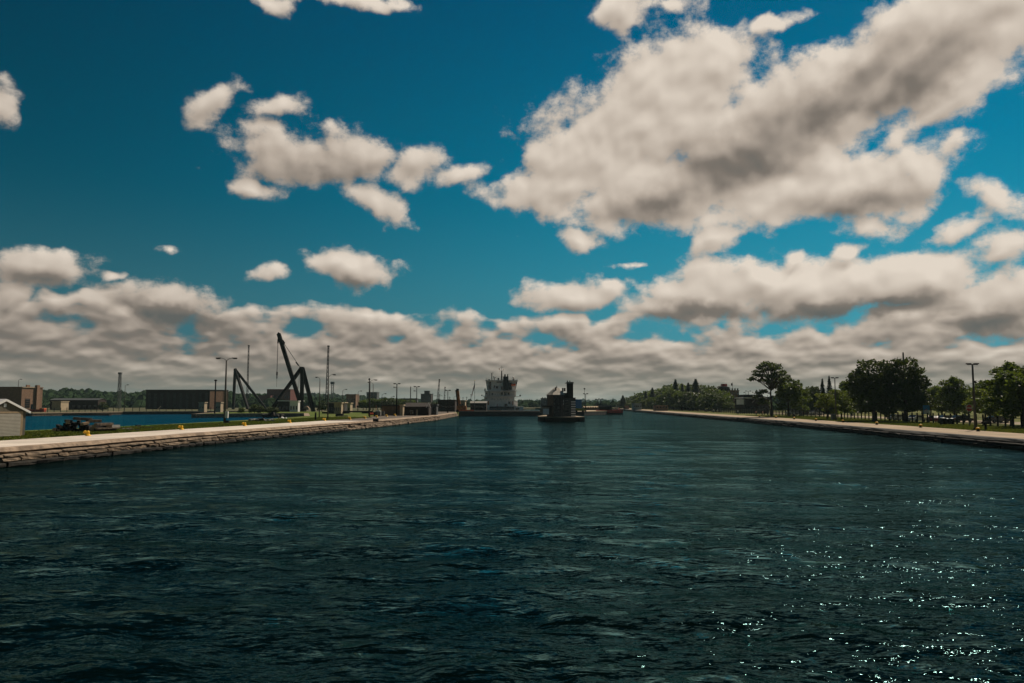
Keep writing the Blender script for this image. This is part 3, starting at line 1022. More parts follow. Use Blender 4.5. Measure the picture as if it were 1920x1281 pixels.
for i, (px, a, b, s) in enumerate([(642, 772, 730, 1), (671, 770, 733, 1), (716, 772, 738, 1), (733, 769, 743, 1), (811, 770, 738, 0), (824, 770, 739, 0), (834, 770, 741, 0),
                                   (843, 770, 744, 0), (851, 770, 743, 1), (868, 769, 745, 0), (875, 769, 744, 0), (883, 769, 739, 0), (32, 768, 711, 1), (233, 768.5, 721.5, 1)]):
    l = ['slim lamp curving right above the small kiosks', 'slim lamp between the brick block and the dark tower', 'thin lamp right of the dark tower building', 'short thin lamp above the long tan shed',
         'faint pole right of the stepped tower building', 'faint pole by the leaning mast', 'faint thin pole left of the small tee lamp', 'faint pole right of the small tee lamp', 'faint lamp left of the orange excavator arm',
         'faint pole just right of the orange excavator arm', 'faint pole midway between the excavator arm and the flag', 'pole directly left of the flag', 'lamp curving right above the brown building at the far left', 'lamp curving right beside the radio tower'][i]
    if s: street_lamp(l, px, a, b, (1,), armlen=1.2, r=.12, rise=.6, headlen=.7)
    else:
        base = G(px, a, LZ)
        top = W(px, b, base.y).z - LZ
        t = thing('utility_pole', l, 'pole', base)
        MB().tube((0, 0, 0), (0, 0, top), .2, .12, 6).build('shaft', M_grey, t)
        MB().bar((-.5, 0, top - .3), (.5, 0, top - .3), .15, .15).build('crossarm', M_grey, t)


def post(name, label, px, pyb, pyt, z=LZ, r=.12, m=M_steel, head=None, cat='post'):
    base = G(px, pyb, z)
    top = W(px, pyt, base.y).z - z
    t = thing(name, label, cat, base)
    MB().tube((0, 0, 0), (0, 0, top), r, r * .8, 8).build('shaft', m, t)
    if head: MB().lathe((0, 0, top), [(r * 1.8, -.1), (r * 2.1, .15), (r, .4)], 8).build('head', m, t)
    return t


post('signal_post', 'dark post with a small head in front of the long brown building', 402.5, 775.5, 714, r=.28, head=True)
post('marker_post', 'short stout dark post on the lawn below the big derrick', 591.5, 788.5, 773.5, r=.21)
post('utility_pole', 'thin straight pole directly left of the right-curving lamp by the brown pavement', 691.5, 780, 712, r=.14, head=True, cat='pole')
post('utility_pole', 'thin pole right of the tee lamp by the tan shed', 769.5, 774, 725, r=.2, cat='pole', m=M_grey)


def mast(label, px, pyb, pyt, w0, w1, lean=0.0, z=LZ, m=M_steel, ks=16, cross=None, Y=None):
    base = G(px, pyb, z) if Y is None else Vector((W(px, pyb, Y).x, Y, z))
    top = W(px, pyt, base.y).z - z
    t = thing('lattice_mast', label, 'mast', base)
    r = max(.05, w0 * .085)
    rails, diag = MB(), MB()
    C = [(-1, -1), (1, -1), (1, 1), (-1, 1)]
    def cp(i, f):
        w = (w0 + (w1 - w0) * f) / 2
        return Vector((C[i % 4][0] * w + lean * top * f, C[i % 4][1] * w, top * f))
    for i in range(4): rails.bar(cp(i, 0), cp(i, 1), r * 1.8, r * 1.8)
    for j in range(ks):
        for i in range(4):
            a, b = j / ks, (j + 1) / ks
            diag.bar(cp(i, a), cp(i + 1, b), r, r)
            diag.bar(cp(i, b), cp(i + 1, b), r, r)
    rails.build('rail', m, t)
    kind(diag.build('lattice', m, t), 'stuff')
    tp = cp(0, 1)
    MB().box(lean * top - w1 * .9, lean * top + w1 * .9, -w1 * .9, w1 * .9, top, top + w1 * 1.2).build('top_lamp', m, t)
    MB().box(-w0 * .8, w0 * .8, -w0 * .8, w0 * .8, -.3, .25).build('footing', M_dconc, t)
    if cross: MB().bar((-cross + lean * top * .5, 0, top * .5), (cross + lean * top * .5, 0, top * .5), r * 2, r * 2).build('crosstree', m, t)
    return t


mast('tall dark lattice mast behind the small derrick', 463, 767, 649.5, .95, .6)
mast('tall dark lattice mast right of the big derrick', 612, 770, 650.5, 1.15, .55, lean=0.012)
mast('leaning grey mast with a crosstree right of the stepped tower', 818.5, 768, 713, .9, .35, lean=.085, cross=2.1, Y=330, ks=8)
mast('thin leaning mast left of the small tee lamp', 831.5, 768, 727, .6, .3, lean=.06, Y=330, ks=8)
mast('grey radio tower with antennas above the far treeline on the left', 222.5, 764, 702, 2.0, 1.2, z=LZ, Y=560, m=M_grey, ks=5, cross=1.7)
mast('slender water tower like mast on the hill behind the lattice mast', 623, 757, 720.5, 2.2, 2.4, z=LZ, Y=900, m=M_grey, ks=7)


# ------------------------------------------------------------------ the two derricks
def derrick_small():
    Y = G(440, 767.5, LZ).y
    base = Vector((W(441, 768, Y).x, Y, LZ))
    t = thing('derrick', 'small derrick frame of three dark steel legs, left of the tall lattice mast', 'derrick', base)
    def P(px, py, dy=0.0):
        q = W(px, py, Y + dy) - base
        return q
    top = P(441, 692)
    def foot(px, dy):
        q = G(px, 0, LZ) if False else W(px, 760, Y + dy) - base
        q.z = 0
        return q
    k = 1.3
    MB().bar(foot(437.5, 0), top, k * 1.1, k * 1.1).build('leg', M_steel, t)
    MB().bar(foot(465.5, -4), top, k * 1.1, k * 1.1).build('leg', M_steel, t)
    MB().bar(foot(499, 3), top + Vector((-.2, 0, .1)), k * 1.1, k * 1.1).build('leg', M_steel, t)
    MB().box(top.x - .5, top.x + .6, top.y - .5, top.y + .5, top.z - .5, top.z + .3).build('head_block', M_steel, t)
    MB().tube(top + Vector((.3, 0, -2)), P(450, 762), .07, .07, 5).build('cable', M_steel, t)


def derrick_big():
    Y = G(566, 772, LZ).y
    base = Vector((W(566, 768, Y).x, Y, LZ))
    t = thing('derrick', 'big derrick crane with long raised boom and hanging hook line', 'derrick', base)
    def P(px, py, dy=0.0): return W(px, py, Y + dy) - base
    def foot(px, dy):
        q = W(px, 760, Y + dy) - base
        q.z = 0
        return q
    top = P(567, 690)
    bt = P(522.5, 626)
    k = 1.25
    b = MB().bar(P(567, 768.5), bt, k * 1.15, k * 1.25).build('boom', M_steel, t)
    MB().bar(bt + Vector((-.35, 0, -.5)), bt + Vector((.3, 0, .45)), 1.0, .8).build('boom_head', M_steel, b)
    MB().bar(foot(565.5, 0), top, k * 1.15, k * 1.15).build('mast', M_steel, t)
    MB().bar(foot(588, 4), top, k * 1.1, k * 1.1).build('leg', M_steel, t)
    MB().bar(foot(507, 9), top + Vector((-.3, 0, .1)), k, k).build('leg', M_steel, t)
    MB().box(top.x - .7, top.x + .6, top.y - .6, top.y + .6, top.z - .5, top.z + .45).build('head_block', M_steel, t)
    c = MB()
    for d in (-.22, .0, .22):
        c.tube(P(527, 636) + Vector((0, d, 0)), P(562, 688) + Vector((0, d, 0)), .07, .07, 5)
    c.build('topping_cable', M_grey, t)
    for (a, b_) in (((530, 638), (534, 644)), ((555, 679), (560, 685.5))):
        MB().bar(P(*a), P(*b_), .5, .5).build('pulley_block', M_steel, t)
    h = MB()
    h.tube(P(522, 630), P(519.6, 698), .075, .075, 5)
    h.tube(P(521, 632) + Vector((-.12, .2, 0)), P(519.2, 698) + Vector((-.1, .2, 0)), .06, .06, 5)
    h.tube(P(519.2, 709), P(518.4, 726), .05, .05, 5)
    h.build('hoist_line', M_steel, t)
    MB().bar(P(521.5, 636), P(521.2, 644), .5, .5).build('pulley_block', M_steel, t)
    MB().bar(P(519.6, 697.5), P(519.2, 704), .55, .5).bar(P(519.3, 704), P(519.1, 710), .34, .3).build('hook_block', M_steel, t)
    MB().tube(P(563, 700), P(558.5, 736), .05, .05, 5).tube(P(561.5, 700), P(557.5, 736), .05, .05, 5).build('slack_line', M_grey, t)
    ba = P(567, 770)
    MB().box(ba.x - 1.6, ba.x + 1.4, -1.3, 1.3, -.2, 1.0).build('turntable', M_steel, t)
    w = MB()
    for i in range(9):
        w.bar((-1.6 + .42 * i, -.9, .9 + .05 * i), (-1.2 + .38 * i, -.4, 2.0 - .1 * i), .14, .14)
    kind(w.build('winch_frame', M_steel, t), 'stuff')


derrick_small()
derrick_big()
# the half buried pipe section beside the derrick
p = G(574, 768.5, LZ)
t = thing('concrete_pipe', 'pale half round pipe section standing beside the foot of the big derrick', 'pipe', p)
prof = [(cos(pi * i / 10) * 1.75, sin(pi * i / 10) * 2.1) for i in range(11)] + [(cos(pi * (10 - i) / 10) * 1.5, sin(pi * (10 - i) / 10) * 1.82) for i in range(11)]
MB().yprism(prof, -.6, 1.6).build('shell', M_concw, t)
MB().yprism([(cos(pi * i / 10) * 1.49, sin(pi * i / 10) * 1.81) for i in range(11)], .2, .5).build('end_plate', M_tan, t)


# ------------------------------------------------------------------ buildings
def building(name, label, px0, px1, pyt, Y, depth, m, z=LZ, roof=None, rise=0.0, lit=None, wins=None, winm=M_glass, door=False, cat='building', over=.25, chim=0, gable='x', parapet=True, side_wins=None, rz=0.0):
    x0, x1 = W(px0, 750, Y).x, W(px1, 750, Y).x
    h = W((px0 + px1) / 2, pyt, Y).z - z - rise
    w = x1 - x0
    t = thing(name, label, cat, ((x0 + x1) / 2, Y, z), rz)
    hw = w / 2
    MB().box(-hw, hw, 0, depth, -.3, h).build('wall', m, t)
    if rise > 0:
        b = MB()
        if gable == 'x':      # ridge along x
            b.xprism([(-over, h - .05), (depth / 2, h + rise), (depth + over, h - .05), (depth + over, h + .12), (depth / 2, h + rise + .18), (-over, h + .12)], -hw - over, hw + over)
            MB().xprism([(0, h), (depth / 2, h + rise - .05), (depth, h)], -hw, hw).build('gable', m, t)
        else:
            b.yprism([(-hw - over, h - .05), (0, h + rise), (hw + over, h - .05), (hw + over, h + .12), (0, h + rise + .18), (-hw - over, h + .12)], -over, depth + over)
            MB().yprism([(-hw, h), (0, h + rise - .05), (hw, h)], 0, depth).build('gable', m, t)
        b.build('roof', roof or M_roofd, t)
    else:
        MB().box(-hw - over, hw + over, -over, depth + over, h, h + .35).build('roof', roof or m, t)
    if wins:
        cols, rows, ww, wh, zb, zt = wins
        wm = MB().box(-ww / 2, ww / 2, -.06, 0, -wh / 2, wh / 2).mesh('window', winm)
        for i in range(cols):
            for j in range(rows):
                x = -hw + w * (i + .5) / cols
                zz = zb + (zt - zb) * (j / max(1, rows - 1) if rows > 1 else .5)
                inst('window', wm, t, (x, 0, zz))
    if side_wins:
        cols, rows, ww, wh, zb, zt = side_wins
        wm = MB().box(0, .06, -ww / 2, ww / 2, -wh / 2, wh / 2).mesh('window', winm)
        for i in range(cols):
            for j in range(rows):
                zz = zb + (zt - zb) * (j / max(1, rows - 1) if rows > 1 else .5)
                inst('window', wm, t, (hw, depth * (i + .5) / cols, zz))
    if door: MB().box(-hw + w * door - .6, -hw + w * door + .6, -.07, 0, 0, 2.3).build('door', M_glass, t)
    for i in range(chim): MB().box(-hw + w * (.25 + .5 * i) - .5, -hw + w * (.25 + .5 * i) + .5, depth * .4, depth * .4 + 1, h + rise * .5, h + rise + 1.6).build('chimney', m, t)
    return t, hw, h


# far left: large brown building, dark long side towards the camera, lit end towards the right
def big_left():
    Y = 410
    A = W(40, 750, Y)
    t = thing('brick_building', 'large flat roofed brown building at the far left with a sunlit end wall', 'building', (A.x, A.y, LZ))
    h = W(40, 727, Y).z - LZ
    # dark face recedes to the left; sunlit face turned towards the sun on the right
    a = Vector((-60, -3, 0)); b = Vector((1.9, 15.2, 0))
    q = [(0, 0), (b.x, b.y), (a.x + b.x, a.y + b.y), (a.x, a.y)]
    MB().prism(q, -.3, h).build('wall', M_brick, t)
    q2 = [(.3, -.4), (b.x + .4, b.y), (a.x + b.x, a.y + b.y + .4), (a.x - .4, a.y - .4)]
    MB().prism(q2, h, h + .5).build('roof', M_brick, t)
    def on(f, zz): return Vector((b.x * f, b.y * f, zz)) + Vector((.09, 0, 0))
    w = MB().bar(on(.18, h * .30), on(.40, h * .30), .1, h * .42).build('window', M_glass, t)
    for i in range(5):
        zz = h * (.13 + .085 * i)
        MB().bar(on(.17, zz) + Vector((.09, 0, 0)), on(.41, zz) + Vector((.09, 0, 0)), .08, .10).build('glazing_bar', M_brick, w)
    MB().bar(on(.46, h * .13), on(.56, h * .13), .1, h * .26).build('door', M_glass, t)
    d = MB()
    d.box(on(.72, 0).x - .6, on(.72, 0).x + .8, on(.72, 0).y - 1.3, on(.72, 0).y + 1.3, -.2, h + 1.6)
    d.build('buttress', M_brick, t)
    MB().bar(on(.02, h + .2), on(.98, h + .2), .6, .30).build('coping', M_tan, t)
    c = MB().box(b.x * .05, b.x * .3, 3, 6, h + .3, h + 1.6).build('roof_hatch', M_brick, t)


big_left()


def long_dark():
    Y = 470
    A = W(393, 750, Y)
    t = thing('brick_building', 'long low dark brown building with a sunlit end wall painted tan behind the basin', 'building', (A.x, A.y, LZ))
    h = W(393, 732, Y).z - LZ
    a = Vector((-41, 2, 0)); b = Vector((6.2, 14, 0))
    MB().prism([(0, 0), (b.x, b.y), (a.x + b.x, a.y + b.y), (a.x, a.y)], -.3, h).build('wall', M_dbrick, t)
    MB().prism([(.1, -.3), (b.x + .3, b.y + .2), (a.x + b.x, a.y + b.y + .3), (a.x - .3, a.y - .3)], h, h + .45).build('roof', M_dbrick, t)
    MB().prism([(.05, 0.1), (b.x + .1, b.y), (b.x - .1, b.y + .05), (-.05, .2)], 0, h * .96).build('sunlit_end_skin', M_brick, t)  # lighter brick skin puts the sunlight on this end into colour
    pn = MB().box(-.9, .9, -.08, 0, 0, h * .8).mesh('panel', M_dconc)
    for i in range(10): inst('panel', pn, t, (a.x * (i + .5) / 10, a.y * (i + .5) / 10 - .02, .6))


long_dark()
building('brick_building', 'small tan box building in front of the far treeline on the left', 98, 114.5, 753.5, 395, 7, M_tan)
building('long_shed', 'long low shed with a pale grey roof under the far treeline', 94, 184, 747.5, 430, 9, M_dbrick, roof=M_grey, rise=.9, wins=(9, 1, 1.6, 1.3, 2, 2))
building('kiosk', 'pale little gatehouse at the left end of the middle pier wall', 373, 383.5, 755.5, 330, 3, M_tan, rise=0, wins=(2, 1, .55, .9, 1.8, 1.8), cat='hut')
building('kiosk', 'pale little gatehouse just left of the double lamp', 404.5, 414, 755.5, 330, 3, M_tan, wins=(2, 1, .5, .9, 1.8, 1.8), cat='hut')
building('low_building', 'low white fronted building behind the foot of the big derrick', 522, 560, 752.5, 330, 8, M_dconc, roof=M_white, wins=(6, 1, .8, 1.3, 1.6, 1.6))
building('kiosk', 'white kiosk with tall windows right of the big derrick', 543.5, 559, 753, 320, 3, M_white, wins=(3, 1, .55, 1.6, 1.7, 1.7), cat='hut')
building('brick_building', 'dark maroon industrial block behind the big derrick', 500, 544, 730.5, 700, 22, M_red, wins=(7, 2, 1.6, 1.8, 5, 10))
building('brick_building', 'lower maroon wing left of the industrial block', 484, 507, 742, 690, 20, M_red, wins=(4, 1, 1.4, 1.4, 4, 4))
building('gatehouse', 'tan flat roofed hut with windows right of the lattice mast', 615, 645.5, 756, 262, 5, M_dconc, roof=M_tan, wins=(6, 1, .6, 1.4, 1.6, 1.6), cat='hut')
building('gatehouse', 'tan front of the hut right of the lattice mast', 626.5, 640, 756.5, 258, 3, M_tan, wins=(4, 1, .35, 1.2, 1.6, 1.6), cat='hut')
building('gatehouse', 'smaller tan hut with a chimney post behind the lattice mast', 646, 657, 757, 285, 4, M_tan, wins=(2, 1, .5, 1.0, 1.5, 1.5), cat='hut')
building('brick_building', 'square tan brick block on the horizon right of the lattice mast', 649.5, 667, 740, 620, 14, M_brick, wins=(4, 3, .9, 1.1, 3, 7), chim=0)
building('tower_block', 'dark blue grey tower block behind the paired posts', 687, 706.5, 736, 800, 14, M_bluegrey, wins=(5, 4, 1.0, 1.1, 4, 13))
building('tower_block', 'stepped dark tower on the skyline left of the leaning mast', 789, 808, 739, 760, 14, M_dbrick, wins=(5, 5, 1.0, 1.0, 3, 10))
building('tower_block', 'top storey of the stepped dark tower on the skyline', 795.5, 804.5, 733.5, 763, 9, M_dbrick, wins=(2, 1, 1.0, 1.0, 12, 12))
building('office_building', 'bluish office building with pale window bands between the tee lamps', 752, 780, 748, 520, 12, M_bluegrey, wins=(9, 2, 1.2, .5, 2.2, 4), winm=M_slate)
building('long_shed', 'long tan walled shed beside the brown pavement', 716, 757, 761.8, 222, 8, M_brick, roof=M_roofd, rise=0, over=.12, wins=None)
building('kiosk', 'pale cream end hut joined to the long tan shed', 750, 755.5, 761, 218, 3, M_tan, cat='hut')
t, hw, h = building('gabled_shed', 'dark gabled shed with white gable trim at the left quay', 760, 804, 756.3, 222, 7, M_dbrick, roof=M_roofd, rise=1.1)
b = MB()
b.bar((hw - .75, -.5, h - .2), (hw - .05, -.5, h + 1.2), .12, .16).bar((hw - .05, -.5, h + 1.2), (hw + .7, -.5, h - .3), .12, .16)
b.build('white_trim', M_white, t)
MB().box(-hw * .05, hw * .06, -.08, 0, 0, 1.7).build('white_door', M_tan, t)
MB().box(-hw * .6, -hw * .3, -.06, 0, .4, 1.6).build('window', M_glass, t)
building('shed', 'slate blue small shed at the right end of the dark gabled shed', 803, 818, 760.5, 232, 6, M_bluegrey, door=.8)
building('brick_building', 'low brown brick building before the excavator arm', 821, 853, 751, 330, 10, M_dbrick, wins=(8, 1, .8, .9, 2.2, 2.2))
building('brick_building', 'pale sandstone building behind the excavator arm', 849, 872, 752, 345, 8, M_tan, wins=(3, 1, .8, .8, 3, 3))
building('brick_building', 'brown low building between the excavator arm and the white ship', 882, 912, 753, 345, 9, M_dbrick, roof=M_slate, rise=.8, wins=(6, 1, .8, .9, 2.2, 2.2))
building('grey_building', 'grey block left of the stone pump house on the horizon', 1015, 1029, 747.5, 600, 14, M_bluegrey, wins=(3, 3, 1.0, 1.0, 3, 8))
building('blue_building', 'blue clad building right behind the stone pump house', 1079, 1090.5, 750, 420, 10, M_blue)
building('long_shed', 'low dark shed with a pale flat roof on the pier with the red barge', 1096, 1128, 762.5, 372, 9, M_dconc, z=LZ, roof=M_tan, rise=.6, wins=(7, 1, .9, .7, 1.6, 1.6))


# ------------------------------------------------------------------ things on the left lawn and pavement
def rubble(label, group, pts, m1, m2, seed, n_, s, spread):
    r = random.Random(seed)
    c = G(*pts, LZ)
    for i in range(n_):
        b = MB()
        b.add(*[(lambda g: (g.v, g.f))(rough_stone(seed * 31 + i))][0])
        f = i / max(1, n_ - 1) - .5
        x = c.x + f * spread + r.uniform(-.2, .2)
        o = b.build('boulder', m1 if r.random() < .55 else m2)
        k = s * r.uniform(.5, 1.2)
        o.location = (x, c.y + r.uniform(-.8, .8), LZ + k * .25 + max(0, .5 - abs(f)) * .5 * r.random())
        o.scale = (k * 1.2, k, k * .7)
        o.rotation_euler = (r.uniform(-.3, .3), r.uniform(-.3, .3), r.uniform(0, 6))
        tag(o, ORD[i] + ' from the left ' + label, 'stone', group)


rubble('of the black and white stones heaped on the lawn', 'black and white stones heaped on the lawn', (492, 790.5), M_slate, M_steel, 3, 18, .7, 4.6)
rubble('of the dark stones heaped before the derricks', 'dark stones heaped at the basin edge', (512, 782), M_timberd, M_dconc, 5, 16, 1.2, 4.5)
rubble('of three pale stones lying below the big derrick', 'pale stones below the big derrick', (529, 785), M_white, M_stone2, 8, 3, .6, 1.5)


def small(name, label, cat, px, py, parts_, z=LZ):
    t = thing(name, label, cat, G(px, py, z))
    for nm, mb, m in parts_: mb.build(nm, m, t)
    return t


small('life_buoy_float', 'orange buoy lying on the lawn beside the paired posts', 'buoy', 698, 779.5, [('float', MB().tube((-.8, 0, .45), (.7, 0, .5), .38, .30, 10).ball((-.8, 0, .45), .42, 8), M_orange), ('band', MB().tube((-.1, 0, .47), (.05, 0, .48), .37, .37, 10), M_redp)])
small('fuel_tank', 'black drum beside the orange buoy', 'drum', 703.5, 781, [('shell', MB().lathe((0, 0, 0), [(.45, 0), (.48, .4), (.45, 1.2), (.3, 1.25)], 12), M_steel), ('rim', MB().lathe((0, 0, 1.2), [(.47, 0), (.47, .08)], 12), M_grey)])
small('water_tank', 'pale grey tank box standing on the pavement edge', 'tank', 709, 780.5, [('shell', MB().box(-.75, .75, -.6, .6, .15, 1.35), M_slate), ('lid', MB().box(-.5, .5, -.4, .4, 1.35, 1.6), M_white), ('skid', MB().box(-.8, .8, -.5, .5, 0, .15), M_steel)])
small('generator', 'grey machine cabinet right of the pale tank', 'cabinet', 716.5, 780, [('body', MB().box(-.9, .6, -.6, .6, .2, 1.3), M_grey), ('exhaust', MB().tube((.2, 0, 1.3), (.2, 0, 1.9), .08, .08, 8), M_rust), ('skid', MB().box(-1.0, .7, -.5, .5, 0, .2), M_steel)])
small('leaning_board', 'white board leaning at a slant by the tee lamp', 'board', 751, 778.5, [('board', MB().bar((-.9, 0, .85), (.45, 0, .1), .35, .25), M_white), ('strut', MB().bar((-.7, .1, 0), (-.7, .1, .7), .08, .08), M_grey)])
small('safety_board', 'orange panel between the tan shed and the gabled shed', 'panel', 756.8, 774.5, [('panel', MB().box(-.5, .4, -.08, .0, .2, 1.6), M_orange), ('post', MB().box(-.62, -.52, -.05, .05, 0, 1.8), M_grey)])
small('quay_winch', 'dark rusty winch on the edge of the left quay', 'winch', 704.5, 790.5, [('drum', MB().tube((-.35, 0, .3), (.35, 0, .3), .26, .26, 10), M_steel), ('frame', MB().box(-.5, .5, -.2, .2, 0, .2).box(-.5, -.38, -.3, .3, 0, .6).box(.38, .5, -.3, .3, 0, .6), M_steel)])
small('steel_trench_plate', 'dark steel box beside the lawn below the lattice mast', 'box', 637.5, 781, [('box', MB().box(-1.1, .9, -.6, .6, .0, .75), M_steel), ('lid', MB().box(-.5, 2.4, -.9, -.3, 0, .3), M_concw)])
post('utility_post', 'orange stemmed thin post near the white tanks', 705, 776, 760, r=.12, m=M_rust)
# dark beams behind the lawn, painting the dark of a shaded lock wall trench
t = thing('lock_wall_band', 'low dark band of a shaded lock wall behind the lawn under the lattice mast', 'gate', G(655, 776, LZ))
for i, (a, b_, h0) in enumerate([(-9.5, 0, .0), (-3, 8, .35), (4, 10, .0)]):
    MB().box(a, b_, i * .7, i * .7 + .5, h0 + .1, h0 + .65).build('beam', M_steel, t)
t = thing('storage_barge', 'long black pontoon lying low against the far bank on the left', 'pontoon', G(150, 780, .0) + Vector((0, -1, 0)))
MB().prism([(-15, -1.2), (-12.5, -1.6), (12, -1.6), (13, -1), (13, 1), (-15, 1)], -.4, .55).build('hull', M_steel, t)
MB().box(-15, 12.8, -.9, .9, .553, .8).build('deck', M_timberd, t)
t = thing('safety_barrier', 'red orange box on the far bank behind the boathouse', 'box', W(80, 773, 318) * 1.0)
t.location.z = LZ
MB().box(-6.5, 1.0, -.8, .8, 0, 1.05).build('body', mat('dark_red', (.22, .03, .015), .7), t)
MB().box(-1.0, 1.02, -.82, .82, 1.06, 1.5).build('bright_end', M_orange, t)
t = thing('gangway', 'thin pale gangway pole slanting up from the far bank', 'gangway', G(294, 771.5, LZ))
MB().bar((-.6, 0, .1), (1.6, 0, 2.2), .25, .25).build('beam', M_tan, t)

# fence on the far bank
t = thing('post_fence', 'thin post fence along the far bank of the basin', 'fence', (-187, 293.5, LZ))
pm = MB().box(-.09, .09, -.09, .09, 0, 1.9).mesh('post', M_steel)
d = Vector((14, 41, 0)); c0 = Vector((-187, 295.2, 0))
for i in range(16):
    q = d * (i / 15.0)
    inst('post', pm, t, (q.x, q.y, 0))
MB().bar((0, 0, 1.2), (d.x, d.y, 1.2), .05, .05).build('rail', M_steel, t)
t = thing('post_fence', 'thin post fence behind the dark low wall left of the gatehouses', 'fence', (-170, 336, LZ))
for i in range(13):
    inst('post', pm, t, (28 * i / 12.0, 17.5 * i / 12.0, 0))
MB().bar((0, 0, 1.2), (28, 17.5, 1.2), .05, .05).build('rail', M_steel, t)


# ------------------------------------------------------------------ centre: piers, excavator, flag, ship, pump house, barge
def pier(name, label, poly, z, face, top, cat='pier'):
    c = poly[0]
    t = thing(name, label, cat, (c[0], c[1], 0))
    q = [(x - c[0], y - c[1]) for x, y in poly]
    MB().prism(q, -2.5, z - .25).build('wall', face, t)
    cx, cy = sum(x for x, _ in q) / len(q), sum(y for _, y in q) / len(q)
    MB().prism([(cx + (x - cx) * 1.004, cy + (y - cy) * 1.004) for x, y in q], z - .25, z).build('deck', top, t)
    return t


pier('lock_pier', 'long low dark pier wall in front of the white ship', [(-21.5, 303.5), (12.5, 303.5), (14, 316), (-21.5, 316)], 1.98, M_shipd, M_dconc)
t = thing('hand_rail', 'thin pale hand rail along the top of the dark pier below the ship', 'railing', (-4.5, 304.2, 1.98))
MB().box(-.0, 12, -.05, .05, .28, .42).build('rail', M_white, t)
pm2 = MB().box(-.05, .05, -.05, .05, 0, .3).mesh('post', M_grey)
for i in range(9): inst('post', pm2, t, (.05 + 1.48 * i, 0, 0))


M_phs = mat('pump_house_stone', (0.075, 0.062, 0.055), 0.95, 0.45, 1.2, bump=0.6)
M_proof = mat('pump_house_roof', (0.34, 0.31, 0.26), 0.8, 0.2, 1.5)


